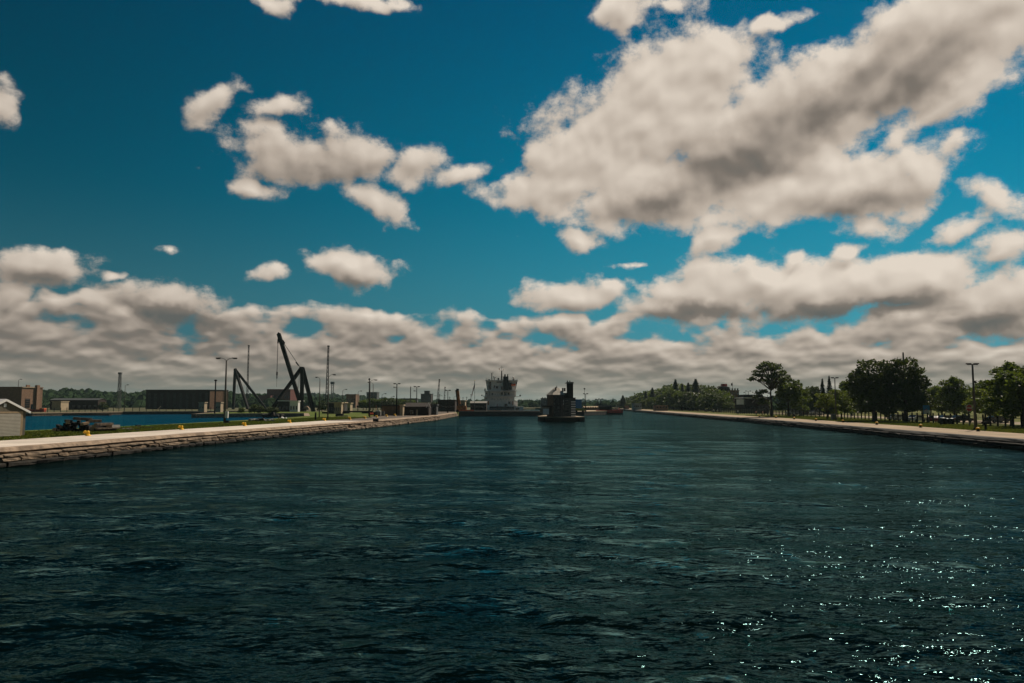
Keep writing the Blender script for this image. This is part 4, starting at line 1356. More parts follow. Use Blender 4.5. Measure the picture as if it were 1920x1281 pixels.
def pump_house():
    Y = 214.0
    X0 = 6.12
    def x(u): return X0 + .01193 * u
    def z(v): return 13.7 - .01193 * v
    poly = [(x(150), Y - .5), (x(260), Y - 2.6), (x(1090), Y - 3.2), (x(1210), Y - 1.8), (x(1120), Y + 14), (x(900), Y + 34), (x(420), Y + 34), (x(130), Y + 10)]
    pier('stone_pier', 'dark pointed stone pier standing alone in the channel under the pump house', poly, 1.30, M_wet_shade, M_sand)
    t = thing('pump_house', 'dark stone pump house with pale hipped roof and tall square tower on the middle pier', 'building', (x(550), Y, 1.30))
    ox, oz = x(550), 1.30
    def bx(b, u0, u1, v0, v1, y0, y1): return b.box(x(u0) - ox, x(u1) - ox, y0, y1, max(z(v1) - oz, -.2) , z(v0) - oz)
    # main block: three sided bay towards the camera
    xl, xr = x(355) - ox, x(740) - ox
    za = z(520) - oz
    MB().prism([(xl, 3.5), (xl + 1.4, .2), (xl + 3.6, -.2), (xr, 1.2), (xr, 9), (xl, 9)], -.2, za).build('wall', M_phs, t)
    MB().prism([(xl - .03, 3.45), (xl + 1.38, .14), (xl + 1.5, .2), (xl + .1, 3.5)], -.2, za - .1).build('side_wall', M_brick, t)
    b = MB()
    cx, cy = (xl + xr) / 2 + .4, 4.6
    eav = [(xl - .3, 3.3), (xl + 1.3, -.1), (xl + 3.7, -.5), (xr + .3, 1.0), (xr + .3, 9.3), (xl - .3, 9.3)]
    apex = [(cx - .7, cy - .8, z(345) - oz), (cx + .7, cy - .8, z(345) - oz), (cx + .7, cy + 1.2, z(345) - oz), (cx - .7, cy + 1.2, z(345) - oz)]
    k = len(eav)
    vs_ = [(px_, py_, za + .02) for px_, py_ in eav] + apex
    b.add(vs_, [(0, 1, 6), (1, 2, 7, 6), (2, 3, 7), (3, 4, 8, 7), (4, 5, 9, 8), (5, 0, 6, 9), (6, 7, 8, 9), (5, 4, 3, 2, 1, 0)])
    r = b.build('roof', M_proof, t)
    MB().lathe((cx, cy, z(352) - oz), [(.30, 0), (.22, .25), (.03, .75)], 6).build('finial', M_slate, r)
    bx(MB(), 528, 566, 335, 440, 2.4, 2.9).build('chimney', M_dbrick, t)
    bx(MB(), 700, 735, 350, 450, 2.2, 2.7).build('chimney', M_dbrick, t)
    bx(MB(), 750, 790, 350, 430, 3.2, 3.7).build('chimney', M_dbrick, t)
    bx(MB(), 745, 1020, 600, 1045, 1.6, 8.5).build('wing', M_bluegrey, t)
    MB().box(x(742) - ox, x(1026) - ox, 1.4, 8.7, z(600) - oz, z(585) - oz).build('cornice', M_phs, t)
    # parapet shoulder between roof and tower
    bx(MB(), 740, 825, 470, 600, 2.6, 7.5).build('shoulder', M_dbrick, t)
    tw = bx(MB(), 822, 970, 240, 600, 2.2, 4.2).build('tower', M_dbrick, t)
    bx(MB(), 812, 980, 205, 240, 2.0, 4.4).build('platform', M_slate, tw)
    bx(MB(), 775, 850, 228, 240, 2.6, 3.4).build('gantry_arm', M_steel, tw)
    for u in (840, 895): bx(MB(), u - 10, u + 10, 170, 205, 3.0, 3.3).build('searchlight', M_steel, tw)
    # banded corner blocks
    q = bx(MB(), 0, 105, 0, 26, 0, .25)
    qm = MB().box(0, 1.28, -.12, 0, 0, .33).mesh('quoin', M_white)
    for i in range(7): inst('quoin', qm, t, (x(912) - ox, 1.6, z(700 + 56 * i) - oz))
    qm2 = MB().box(-.4, .4, -.1, 0, 0, .62).mesh('pilaster_stone', M_white)
    for i in range(2): inst('pilaster_stone', qm2, t, (x(710) - ox - .15, .95 - .0, z(690 + 70 * i) - oz))
    for i, u in enumerate((500, 590, 640)):
        for j in range(4):
            wy = (.0, -.22, .15)[i]
            bx(MB(), u - 18, u + 14, 600 + 100 * j, 650 + 100 * j, wy - .12, wy + .3).build('window', M_glass, t)
    for j in range(6): bx(MB(), 770, 850, 640 + 64 * j, 668 + 64 * j, 1.5, 1.62).build('window', M_glass, t)
    an = bx(MB(), 215, 380, 800, 1000, .6, 4.5).build('annex', M_concw, t)
    bx(MB(), 205, 470, 780, 802, .4, 5).build('annex_roof', M_dbrick, an)
    bx(MB(), 232, 372, 850, 980, .5, .6).build('annex_panel', M_white, an)
    bx(MB(), 160, 205, 862, 950, 1.2, 2).build('sign_board', M_sand, t)
    bx(MB(), 1060, 1095, 1062, 1085, -2, -1.6).build('mooring_cleat', M_slate, t)


pump_house()
pier('barge_pier', 'low pale topped pier reaching right behind the pump house', [(14.0, 314), (30.7, 318), (49, 353), (46, 368), (14, 380)], 1.75, M_dconc, M_tan)

# red barge
t = thing('work_barge', 'bright orange red work barge moored at the end of the pier', 'barge', G(1141, 777.5, 0))
MB().prism([(-5.5, -1.5), (5.2, -1.5), (6.6, 0), (5.2, 1.7), (-5.5, 1.7)], -.3, .75).build('hull', M_dconc, t)
MB().prism([(-5.6, -1.6), (5.3, -1.6), (6.7, 0), (5.3, 1.8), (-5.6, 1.8)], .751, 2.1).build('bulwark', mat('signal_red', (.62, .06, .04), .6), t)
MB().box(-4.4, 1.5, -1.0, 1.2, 2.1, 3.6).build('cabin', M_steel, t)
MB().xprism([(-1.2, 3.6), (1.4, 3.6), (1.0, 4.2), (-.8, 4.2)], -4.6, 1.7).build('cabin_roof', M_bluegrey, t)
MB().bar((2.0, 0, 2.1), (3.8, 0, 3.6), .5, .3).build('ramp', M_slate, t)
MB().box(4.5, 5.1, -.4, .4, 2.1, 3.0).build('tank', M_tan, t)
small('dump_trailer', 'yellow green trailer parked on the pier beside the pump house', 'trailer', 1086.5, 773.2, [('box', MB().yprism([(-2.4, .5), (2.0, .5), (2.6, 1.3), (-2.4, 1.6)], -1, 1), mat('yellow_green_paint', (.38, .33, .05), .6)), ('wheel', MB().tube((-1.2, -1.05, .4), (-1.2, -.8, .4), .4, .4, 10), M_steel), ('wheel', MB().tube((1.2, -1.05, .4), (1.2, -.8, .4), .4, .4, 10), M_steel)], z=1.75)
tee_lamp('tall tee lamp on the pier right of the pump house', 1098.3, 772.2, 738.8, z=1.75, halfw=.95, r=.12, m=M_steel)
tee_lamp('left one of two small distant tee lamps left of the grove', 1120.5, 766, 749, z=1.0, halfw=1.9, r=.14, m=M_steel)
tee_lamp('right one of two small distant tee lamps left of the grove', 1126.5, 766, 748.5, z=1.0, halfw=1.9, r=.14, m=M_steel)
small('signal_disc', 'round signal disc on a thin post above the tee lamp by the pump house', 'signal', 1096.2, 772.8, [('post', MB().tube((0, 0, 0), (0, 0, 8.8), .08, .06, 6), M_steel), ('disc', MB().tube((0, -.1, 9.0), (0, .1, 9.0), .32, .32, 10), M_steel)], z=1.75)

# excavator with raised arm
t = thing('excavator', 'orange brown excavator with its arm raised upright behind the quay end', 'excavator', Vector((W(861, 770, 315).x, 315, LZ)))
def EP(px, py): return W(px, py, 315) - Vector(t.location)
MB().bar(EP(862.5, 768), EP(858.5, 733), .95, .95).build('boom', M_rust, t)
MB().bar(EP(859, 765), EP(854.8, 731.5), .5, .6).build('stick', M_steel, t)
MB().bar(EP(857.5, 733.5), EP(858.2, 729), 1.1, .7).build('boom_head', M_steel, t)
MB().box(-1.0, 3.0, -1, 1, .9, 2.6).build('body', M_rust, t)
MB().box(.1, 1.2, -1.05, .2, 2.6, 3.3).build('cab', M_glass, t)
for s_ in (-1, 1): MB().box(-1.2, 3.0, s_ * 1.0 - .3, s_ * 1.0 + .3, 0, .9).build('track', M_steel, t)
fl = thing('barrier_fence', 'low red orange barrier fence along the quay left of the ship', 'barrier', Vector((W(860, 770, 308).x, 308, LZ)))
bm = MB().box(0, 1.2, -.1, .1, .1, .95).mesh('barrier_panel', M_orange)
for i in range(5): inst('barrier_panel', bm, fl, (i * 1.27, 0, 0))
bm2 = MB().box(-.03, .03, -.25, .25, 0, 1.0).mesh('post', M_steel)
for i in range(6): inst('post', bm2, fl, (i * 1.27 - .03, .1, 0))

# flag
Y = 330
t = thing('flag_pole', 'tall pole flying a limp striped American flag left of the ship', 'flag', Vector((W(890, 766, Y).x, Y, LZ)))
top = W(890, 714, Y).z - LZ
MB().tube((0, 0, 0), (0, 0, top), .11, .07, 8).build('pole', M_grey, t)
MB().ball((0, 0, top + .1), .14, 6).build('finial', M_yellow, t)
# the cloth hangs steeply: width runs down and to the left
flagm = [mat('flag_red', (.45, .03, .035), .8), mat('flag_white', (.65, .62, .6), .8), mat('flag_blue', (.02, .03, .12), .8)]
fb = MB()
nx_, ny_ = 26, 26
top_z = top - .5
grid = []
for j in range(ny_ + 1):
    v_ = j / ny_
    for i in range(nx_ + 1):
        u_ = i / nx_
        # a limp flag: fly end droops
        x = -(.1 + 1.9 * u_ * (.55 + .45 * v_))
        zz = top_z - v_ * 2.6 - u_ * (5.6 - .8 * v_)
        y = .22 * sin(u_ * 9 + v_ * 3) * u_
        x += .22 * sin(u_ * 7 + 1)* u_
        grid.append((x * (1 - .1 * v_), y, zz))
fb.v = grid
for j in range(ny_):
    for i in range(nx_):
        a = j * (nx_ + 1) + i
        fb.f.append((a, a + nx_ + 1, a + nx_ + 2, a + 1))
        fb.mi.append(2 if (i < 10 and j < 14) else (0 if (j // 2) % 2 == 0 else 1))
o = fb.build('flag_cloth', flagm, t)
stars = MB()
for r_ in range(9):
    for c_ in range(6 if r_ % 2 == 0 else 5):
        i = int(.6 + c_ * 1.65 + (0 if r_ % 2 == 0 else .8)); j = int(.8 + r_ * 1.45)
        a = Vector(grid[j * (nx_ + 1) + i]) + Vector((-.02, -.03, -.05))
        pts = []
        for s_ in range(10):
            an_ = pi / 2 + s_ * pi / 5
            rr_ = .065 if s_ % 2 == 0 else .027
            pts.append((a.x + rr_ * cos(an_), a.y, a.z + rr_ * sin(an_)))
        stars.add(pts, [tuple(range(10))])
kind(stars.build('flag_star', flagm[1], o), 'stuff')


def ship():
    Y = 400.0
    def x(u): return -20 + .02452 * u
    def z(v): return 27 - .02452 * v
    t = thing('cargo_ship', 'white superstructure of a cargo ship seen from astern with a black double funnel', 'ship', (x(570), Y, 0))
    ox = x(570)
    def B(u0, u1, v0, v1, y0, y1, b=None): return (b or MB()).box(x(u0) - ox, x(u1) - ox, y0, y1, z(v1), z(v0))
    # hull stretching away from us
    MB().prism([(-12.4, 2), (-11, -3), (-6, -6), (6, -6), (11, -3), (12.4, 2), (12.4, 150), (5, 176), (0, 182), (-5, 176), (-12.4, 150)], -1.5, z(1045)).build('hull', M_shipd, t)
    MB().prism([(-12.2, 2), (-10.8, -2.8), (-6, -5.7), (6, -5.7), (10.8, -2.8), (12.2, 2), (12.2, 20), (-12.2, 20)], z(1045), z(1038)).build('deck', M_rust, t)
    d1 = B(210, 870, 740, 1040, 0, 22).build('deckhouse', M_ship, t)
    B(330, 860, 960, 1040, -2.5, -.05).build('winch_house', M_shipd, t)
    d2 = B(225, 900, 628, 738, .6, 18).build('upper_deckhouse', M_ship, t)
    d3 = B(285, 880, 405, 622, 1.4, 14).build('bridge_house', M_ship, t)
    # flared bridge wings
    for s, (a, b_) in ((-1, (285, 238)), (1, (878, 938))):
        w = MB()
        w.yprism([(x(a) - ox, z(600)), (x(a) - ox, z(402)), (x(b_) - ox, z(402)), (x((a * 2 + b_) / 3) - ox, z(600))][::s], 2.0, 6.0)
        w.build('bridge_wing', M_ship, t)
    B(236, 942, 384, 404, .5, 8).build('bridge_roof', M_ship, t)
    for (u0, u1, v) in ((212, 925, 626), (190, 890, 740)): B(u0, u1, v - 4, v + 6, -1.6, 1).build('deck_edge', M_ship, t)
    rl = MB()
    for (u0, u1, v, y) in ((212, 925, 600, -1.5), (190, 890, 712, -1.5), (240, 940, 355, .6), (240, 860, 1008, -5.4)):
        for dv in (0, 12): B(u0, u1, v + dv, v + dv + 3, y, y + .08, rl)
        for i in range(16):
            u = u0 + (u1 - u0) * i / 15
            B(u - 1.5, u + 1.5, v, v + 28, y, y + .08, rl)
    kind(rl.build('railing', M_ship, t), 'stuff')
    # funnel
    f = B(622, 738, 315, 612, -1.2, 1.3).build('funnel', M_shipd, t)
    for u, r_ in ((662, .42), (720, .27)):
        MB().tube((x(u) - ox, .2, z(315)), (x(u) - ox, .2, z(258)), r_, r_, 10).build('exhaust_pipe', M_steel, f)
    MB().box(x(618) - ox, x(742) - ox, -1.25, 1.35, z(318), z(308)).build('funnel_rim', M_steel, f)
    # windows; the tall dark pane by the left wing stands for a shaded recess
    for (u0, u1, v0, v1, y, pr) in ((565, 615, 650, 725, .6, t), (640, 700, 650, 725, .6, t), (720, 765, 655, 720, .6, t), (372, 398, 665, 712, .6, t), (250, 272, 660, 690, .6, t), (462, 512, 518, 568, 1.4, t),
                                    (415, 440, 500, 545, 1.4, t), (240, 262, 765, 795, 0, t), (570, 615, 520, 600, 1.4, t), (300, 360, 420, 590, 1.4, t), (770, 810, 440, 600, 1.4, t), (480, 600, 415, 440, 1.4, t),
                                    (650, 715, 900, 950, 0, t), (740, 780, 850, 900, 0, t), (150, 205, 870, 930, 0, t)):
        B(u0, u1, v0, v1, y - .12, y - .02).build('window', M_glass, pr)
    pt = MB().box(-.16, .16, -.1, 0, -.16, .16).mesh('porthole', M_glass)
    for i in range(7): inst('porthole', pt, t, (x(380 + 62 * i) - ox, -.02, z(800)))
    for i in range(4): inst('porthole', pt, t, (x(420 + 40 * i) - ox, .56, z(690)))
    for u in (300, 840):
        B(u - 14, u + 14, 842, 925, -.12, -.02).build('door', M_rust, t)
    lad = MB()
    for i in range(14): B(318, 336, 630 + i * 8, 632 + i * 8, .42, .5, lad)
    B(316, 318, 626, 740, .4, .5, lad); B(336, 338, 626, 740, .4, .5, lad)
    kind(lad.build('ladder', M_steel, t), 'stuff')
    B(905, 925, 430, 470, 1.6, 2.6).build('radar_box', M_steel, t)
    for u in (250, 420, 800, 925): B(u - 2, u + 2, 340, 384, 2.0, 2.1).build('whip_aerial', M_steel, t)
    # mast, aerials, domes
    m = MB()
    m.tube((x(588) - ox, 4, z(380)), (x(588) - ox, 4, z(180)), .42, .26, 8)
    m.tube((x(588) - ox, 4, z(180)), (x(590) - ox, 4, z(65)), .10, .06, 6)
    m.bar((x(535) - ox, 4, z(178)), (x(640) - ox, 4, z(178)), .14, .14)
    m.bar((x(552) - ox, 4, z(98)), (x(628) - ox, 4, z(98)), .10, .10)
    m.build('mast', M_steel, t)
    MB().bar((x(535) - ox, 4, z(122)), (x(537) - ox, 4, z(148)), .5, .35).build('signal_light', M_rust, t)
    MB().bar((x(628) - ox, 4, z(135)), (x(629) - ox, 4, z(152)), .3, .25).build('signal_light', M_rust, t)
    m2 = MB().tube((x(373) - ox, 2, z(382)), (x(373) - ox, 2, z(226)), .26, .2, 8)
    m2.bar((x(355) - ox, 2, z(228)), (x(410) - ox, 2, z(222)), .12, .12)
    m2.build('radar_mast', M_steel, t)
    MB().ball((x(848) - ox, 2, z(330)), .62, 10).build('satellite_dome', M_white, t)
    MB().lathe((x(848) - ox, 2, z(382)), [(.6, 0), (.42, .7)], 8).build('dome_stand', M_steel, t)
    MB().ball((x(455) - ox, 2, z(325)), .55, 10).build('satellite_dome', M_white, t)
    MB().bar((x(430) - ox, 2, z(380)), (x(412) - ox, 2, z(300)), .5, .4).build('davit', M_steel, t)
    MB().box(x(500) - ox, x(535) - ox, 1.5, 2.5, z(382), z(335)).build('locker', M_steel, t)
    MB().box(x(290) - ox, x(335) - ox, 1.5, 2.5, z(382), z(365)).build('locker', M_steel, t)
    # lifeboat
    lb = MB()
    lb.tube((x(805) - ox, .6, z(484)), (x(870) - ox, .6, z(484)), .62, .62, 10).ball((x(870) - ox, .6, z(484)), .62, 8).ball((x(805) - ox, .6, z(484)), .62, 8)
    lb.build('lifeboat', M_orange, t, True)
    MB().box(x(760) - ox, x(800) - ox, 0, 1.4, z(600), z(440)).build('davit', M_steel, t)
    # side booms with lamps
    MB().bar((x(210) - ox, 0, z(740)), (x(160) - ox, 0, z(715)), .16, .16).build('boom', M_ship, t)
    MB().box(x(145) - ox, x(168) - ox, -.3, .3, z(730), z(705)).build('flood_light', M_steel, t)
    MB().bar((x(868) - ox, 0, z(752)), (x(985) - ox, 0, z(738)), .2, .2).build('boom', M_ship, t)
    MB().bar((x(868) - ox, 0, z(790)), (x(960) - ox, 0, z(742)), .12, .12).build('boom_stay', M_ship, t)
    MB().box(x(978) - ox, x(1008) - ox, -.3, .3, z(738), z(705)).build('flood_light', M_steel, t)
    B(845, 862, 720, 960, -1.0, -.6).build('crane_post', M_white, t)
    B(870, 940, 840, 950, 0, 3).build('side_house', M_ship, t)
    c = B(870, 1062, 962, 1050, -4, 0).build('stern_cabin', M_white, t)
    B(890, 975, 985, 1030, -4.1, -4.02).build('cabin_window', M_glass, c)
    B(215, 238, 570, 622, .4, .9).build('vent_pipe', M_steel, t)
    MB().bar((x(497) - ox, -2.6, z(958)), (x(497) - ox, -2.6, z(905)), .2, .2).bar((x(480) - ox, -2.6, z(955)), (x(515) - ox, -2.6, z(918)), .55, .1).build('ensign', flagm[0], t)


ship()


# ------------------------------------------------------------------ trees
def leaves(lobes, n_, size, seed, shell=.45, droop=0.0, flat=0.0):
    """leaf sprays scattered through ellipsoid lobes; lobes: (x, y, z, rx, ry, rz)"""
    rng = np.random.default_rng(seed)
    L = np.array(lobes, float)
    vol = (L[:, 3] * L[:, 4] * L[:, 5]) ** (2 / 3.0)
    cnt = rng.choice(len(L), n_, p=vol / vol.sum())
    d = rng.normal(size=(n_, 3))
    d /= np.linalg.norm(d, axis=1)[:, None]
    r = (shell + (1 - shell) * rng.random(n_)) ** .6
    # uneven skin
    bump = 1 + .16 * np.sin(d[:, 0] * 7 + cnt) * np.sin(d[:, 1] * 6 + 2 * cnt) + .12 * np.sin(d[:, 2] * 11 + 3 * cnt)
    P = L[cnt, :3] + d * L[cnt, 3:] * (r * bump)[:, None]
    P[:, 2] -= droop * (d[:, 0] ** 2 + d[:, 1] ** 2) * L[cnt, 5]
    a = rng.normal(size=(n_, 3)); a[:, 2] *= (1 - flat); a /= np.linalg.norm(a, axis=1)[:, None]
    b = rng.normal(size=(n_, 3)); b[:, 2] *= (1 - flat)
    b -= (a * b).sum(1)[:, None] * a
    b /= np.linalg.norm(b, axis=1)[:, None]
    s = size * rng.uniform(.6, 1.35, n_)[:, None]
    q = np.stack([P - a * s, P - b * s * .55, P + a * s, P + b * s * .55], 1)
    return q.reshape(-1, 3)


def leaf_mesh(name, V, m):
    n_ = len(V) // 4
    me = bpy.data.meshes.new(name)
    me.vertices.add(len(V)); me.vertices.foreach_set('co', V.astype(np.float32).ravel())
    me.loops.add(4 * n_); me.loops.foreach_set('vertex_index', np.arange(4 * n_, dtype=np.int32))
    me.polygons.add(n_); me.polygons.foreach_set('loop_start', np.arange(0, 4 * n_, 4, dtype=np.int32))
    me.update(calc_edges=True)
    me.materials.append(m)
    return me


def limbs(h0, lobes, r0, seed, spread=.85, n_=7, top=None):
    r = random.Random(seed)
    b = MB()
    top = top or max(l[2] for l in lobes)
    pts = [(0, 0, -.2), (.06, .04, h0 * .5), (-.05, .06, h0), (.1, -.05, h0 + (top - h0) * .5), (0, 0, top)]
    b.path(pts, [r0 * 1.25, r0, r0 * .85, r0 * .5, r0 * .12], 8)
    b.tube((0, 0, -.3), (0, 0, .5), r0 * 1.7, r0 * 1.05, 8)
    for i, l in enumerate(lobes):
        if i >= n_: break
        z0 = h0 + (l[2] - h0) * .25
        z0 = max(h0 * .8, min(z0, l[2] - .3))
        mid = (l[0] * .45 + r.uniform(-.2, .2), l[1] * .45, (z0 + l[2]) / 2 + .2)
        b.path([(0, 0, z0), mid, (l[0] * spread, l[1] * spread, l[2])], [r0 * .45, r0 * .3, r0 * .08], 6)
        for j in range(3):
            e = (l[0] + r.uniform(-.7, .7) * l[3], l[1] + r.uniform(-.7, .7) * l[4], l[2] + r.uniform(-.2, .7) * l[5])
            b.path([mid, e], [r0 * .18, r0 * .04], 5)
    return b


# every kind is modelled 10 m high
def kind_maple(seed, width=1.0, n_=7000, m=None, size=.24):
    r = random.Random(seed)
    lb = [(0, 0, 7.4, 2.5 * width, 2.4, 2.3), (0, 0, 4.2, 3.1 * width, 3.0, 2.7)]
    for i in range(13):
        a = i * 2.4 + r.uniform(-.3, .3)
        zz = r.uniform(1.9, 8.3)
        rad = (3.1 * width) * sqrt(max(.12, 1 - ((zz - 4.8) / 4.7) ** 2)) * r.uniform(.75, 1.0)
        lb.append((cos(a) * rad, sin(a) * rad, zz, r.uniform(.9, 1.5), r.uniform(.9, 1.5), r.uniform(.7, 1.2)))
    return lb, leaf_mesh('crown', leaves(lb, n_, size, seed), m or M_leaf), limbs(2.0, lb[2:], .30, seed).mesh('trunk', M_bark)


def kind_elm(seed):
    r = random.Random(seed)
    lb = []
    for i in range(34):      # vase: foliage held far out and up on arching limbs, domed on top
        a = i * 2.39 + r.uniform(-.25, .25)
        f = sqrt((i + .5) / 34)
        rad = 3.3 * f
        zz = 9.5 - 3.0 * f ** 2.4 + r.uniform(-.6, .3)
        lb.append((cos(a) * rad, sin(a) * rad, zz, r.uniform(.5, .85), r.uniform(.5, .85), r.uniform(.25, .45)))
    for i in range(8):
        a = i * 2.39
        lb.append((cos(a) * 1.9, sin(a) * 1.9, r.uniform(6.3, 7.6), .6, .6, .35))
    for (x, z) in ((-1.6, 3.3), (-2.3, 4.3), (-1.2, 4.6), (-2.0, 2.6), (-1.0, 2.6), (-2.6, 3.6)):
        lb.append((x, r.uniform(-.6, .6), z, .85, .8, .38))
    return lb, leaf_mesh('crown', leaves(lb, 4600, .19, seed, .1, .25, .3), M_leafe), limbs(4.0, lb, .17, seed, .95, 48, top=8.4).mesh('trunk', M_bark)


def kind_conifer(seed, n_=5000, m=None, w=2.1):
    rng = np.random.default_rng(seed)
    z = rng.random(n_) ** 1.35
    lay = np.round(z * 16) / 16 + rng.normal(size=n_) * .012
    a = rng.random(n_) * 6.283
    rad = w * (1 - z) ** .85 * (.75 + .25 * np.sin(a * 5 + np.floor(z * 16) * 2)) * (rng.random(n_) ** .5) + .05
    P = np.stack([rad * np.cos(a), rad * np.sin(a), .9 + lay * 9.1 - rad * .28], 1)
    d1 = np.stack([np.cos(a), np.sin(a), -.35 + 0 * a], 1) + rng.normal(size=(n_, 3)) * .25
    d2 = np.stack([-np.sin(a), np.cos(a), 0 * a], 1) + rng.normal(size=(n_, 3)) * .25
    s = (.17 + .16 * rng.random(n_))[:, None]
    q = np.stack([P - d1 * s, P - d2 * s * .6, P + d1 * s, P + d2 * s * .6], 1).reshape(-1, 3)
    b = MB().path([(0, 0, -.2), (0, 0, 5), (0, 0, 9.8)], [.2, .12, .03], 7)
    return None, leaf_mesh('crown', q, m or M_leafc), b.mesh('trunk', M_bark)


def kind_round(seed, m, n_=4500, size=.26, layered=False):
    r = random.Random(seed)
    lb = [(0, 0, 6.2, 2.6, 2.5, 2.5)]
    for i in range(11):
        a = i * 2.4
        zz = r.uniform(2.3, 8.6)
        rad = 2.9 * sqrt(max(.1, 1 - ((zz - 5.0) / 4.8) ** 2)) * r.uniform(.7, 1.05)
        lb.append((cos(a) * rad, sin(a) * rad, zz, r.uniform(1.0, 1.7), r.uniform(1.0, 1.6), r.uniform(.45, .7) if layered else r.uniform(.9, 1.4)))
    return lb, leaf_mesh('crown', leaves(lb, n_, size, seed, .4, .15 if layered else 0), m), limbs(1.9, lb[1:], .24, seed).mesh('trunk', M_bark)


def kind_pyramid(seed):
    r = random.Random(seed)
    lb = [(0, 0, 8.7, .8, .8, 1.0), (0, 0, 6.0, 1.7, 1.7, 2.2), (0, 0, 3.6, 2.3, 2.3, 1.8)]
    for i in range(22):
        a = i * 2.4 + r.uniform(-.3, .3)
        zz = 1.9 + 7.2 * (i / 22.0)
        rad = (3.4 * (1 - (zz - 1.2) / 9.4) ** .8 + .1) * r.uniform(.75, 1.15)
        lb.append((cos(a) * rad, sin(a) * rad, zz, r.uniform(.8, 1.25), r.uniform(.8, 1.2), r.uniform(.4, .75)))
    return lb, leaf_mesh('crown', leaves(lb, 6500, .22, seed, .35, .1), M_leafg), limbs(1.6, lb[3:], .22, seed, .8, 22, top=9.2).mesh('trunk', M_bark)


TK = {
    'maple_a': kind_maple(1, 1.0, 8500), 'maple_b': kind_maple(8, 1.12, 8500), 'elm': kind_elm(4),
    'spruce': kind_conifer(3), 'pine': kind_conifer(9, 5200, M_leafc, 2.6), 'larch': kind_conifer(15, 5200, M_leafg, 3.0),
    'pyramid': kind_pyramid(17), 'lime': kind_round(5, M_leafg), 'yellow': kind_round(12, M_leafy, 3300, .24, True), 'ash': kind_round(21, M_leafg, 4800, .24),
    'far_a': kind_maple(31, 1.15, 2200, M_leafg, .42), 'far_b': kind_maple(37, 1.2, 2200, M_leaf, .42),
}
NM = {'maple_a': 'maple_tree', 'maple_b': 'maple_tree', 'elm': 'elm_tree', 'spruce': 'spruce_tree', 'pine': 'spruce_tree', 'larch': 'larch_tree', 'pyramid': 'broadleaf_tree', 'lime': 'broadleaf_tree', 'yellow': 'young_tree', 'ash': 'broadleaf_tree', 'far_a': 'broadleaf_tree', 'far_b': 'broadleaf_tree'}


def tree(k, label, px, pyt, Y, z=RZ, wide=1.0, group=None, rz=None, x=None):
    X = W(px, 750, Y).x if x is None else x
    h = W(px, pyt, Y).z - z
    _, cm, tm = TK[k]
    t = thing(NM[k], label, 'tree', (X, Y, z), random.uniform(0, 6.28) if rz is None else rz, group)
    s = h / 10.0
    inst('trunk', tm, t, sc=(s * wide ** .3, s * wide ** .3, s))
    c = inst('crown', cm, t, sc=(s * wide, s * wide, s))
    return t


# right bank, named from the photograph
tree('maple_a', 'large dark round maple with dense crown, left one of the merged pair by the fence', 1638, 669, 163, wide=1.08, rz=.4)
tree('maple_b', 'large dark ragged topped maple, right one of the merged pair by the fence', 1697, 666, 155, wide=.92, rz=2.2)
tree('elm', 'tall open vase shaped elm with airy crown left of the round green tree', 1446, 676, 215, wide=1.05, rz=0)
tree('lime', 'broad low green tree directly right of the tall open elm', 1478, 708, 222, wide=1.3, rz=1)
tree('ash', 'green tree filling the gap right of the broad low tree by the elm', 1502, 722, 235, wide=1.0)
tree('pine', 'dark spruce with the taller point left of the tee lamp', 1556, 707, 260, wide=.75)
tree('spruce', 'dark spruce with the lower point beside the taller spruce', 1543, 712, 262, wide=.85)
tree('maple_b', 'dark bushy tree left of the two spruces', 1524, 722, 262, wide=.9)
tree('yellow', 'yellow green layered young tree left of the tee lamp pole', 1550, 730, 178, wide=1.15)
tree('yellow', 'yellow green young tree right of the tee lamp pole against the dark maples', 1577, 722, 182, wide=1.2)
tree('lime', 'mid green tree standing behind the yellow green young trees', 1596, 712, 240, wide=1.0)
tree('pyramid', 'pyramid shaped dark green tree between the maple pair and the right lamp', 1789, 702, 178, wide=1.25, rz=1)
tree('lime', 'light green round tree just right of the maple pair', 1744, 722, 205, wide=1.15)
tree('ash', 'green tree behind the pyramid shaped tree on its left', 1765, 715, 215, wide=1.0)
tree('ash', 'green tree behind the pyramid shaped tree on its right', 1815, 718, 200, wide=1.1)
tree('yellow', 'bright yellow green tree right behind the right lamp pole', 1846, 719, 150, wide=1.3, rz=2)
tree('pyramid', 'tall green tree with pointed top near the right edge', 1895, 672, 132, wide=1.15, rz=.7)
tree('lime', 'green tree with sunlit sprays at the right edge', 1918, 690, 118, wide=1.2)
tree('pyramid', 'second pointed green tree cut off by the right edge', 1935, 674, 126, wide=1.2)
tree('ash', 'green tree behind the pointed tree near the right edge', 1868, 700, 160, wide=1.1)
tree('maple_b', 'shaded tree far behind the stop sign', 1808, 730, 250, wide=1.3)
tree('far_b', 'dark far tree seen under the light green round tree', 1728, 735, 280, wide=1.6)
tree('lime', 'green tree outside the frame past the right edge', 1985, 690, 112, wide=1.2)
tree('far_b', 'dark tree behind the red building left of the yellow green trees', 1512, 735, 300, wide=1.5)
tree('far_b', 'dark tree between the white roofed pavilion and the elm', 1432, 745, 320, wide=1.2)

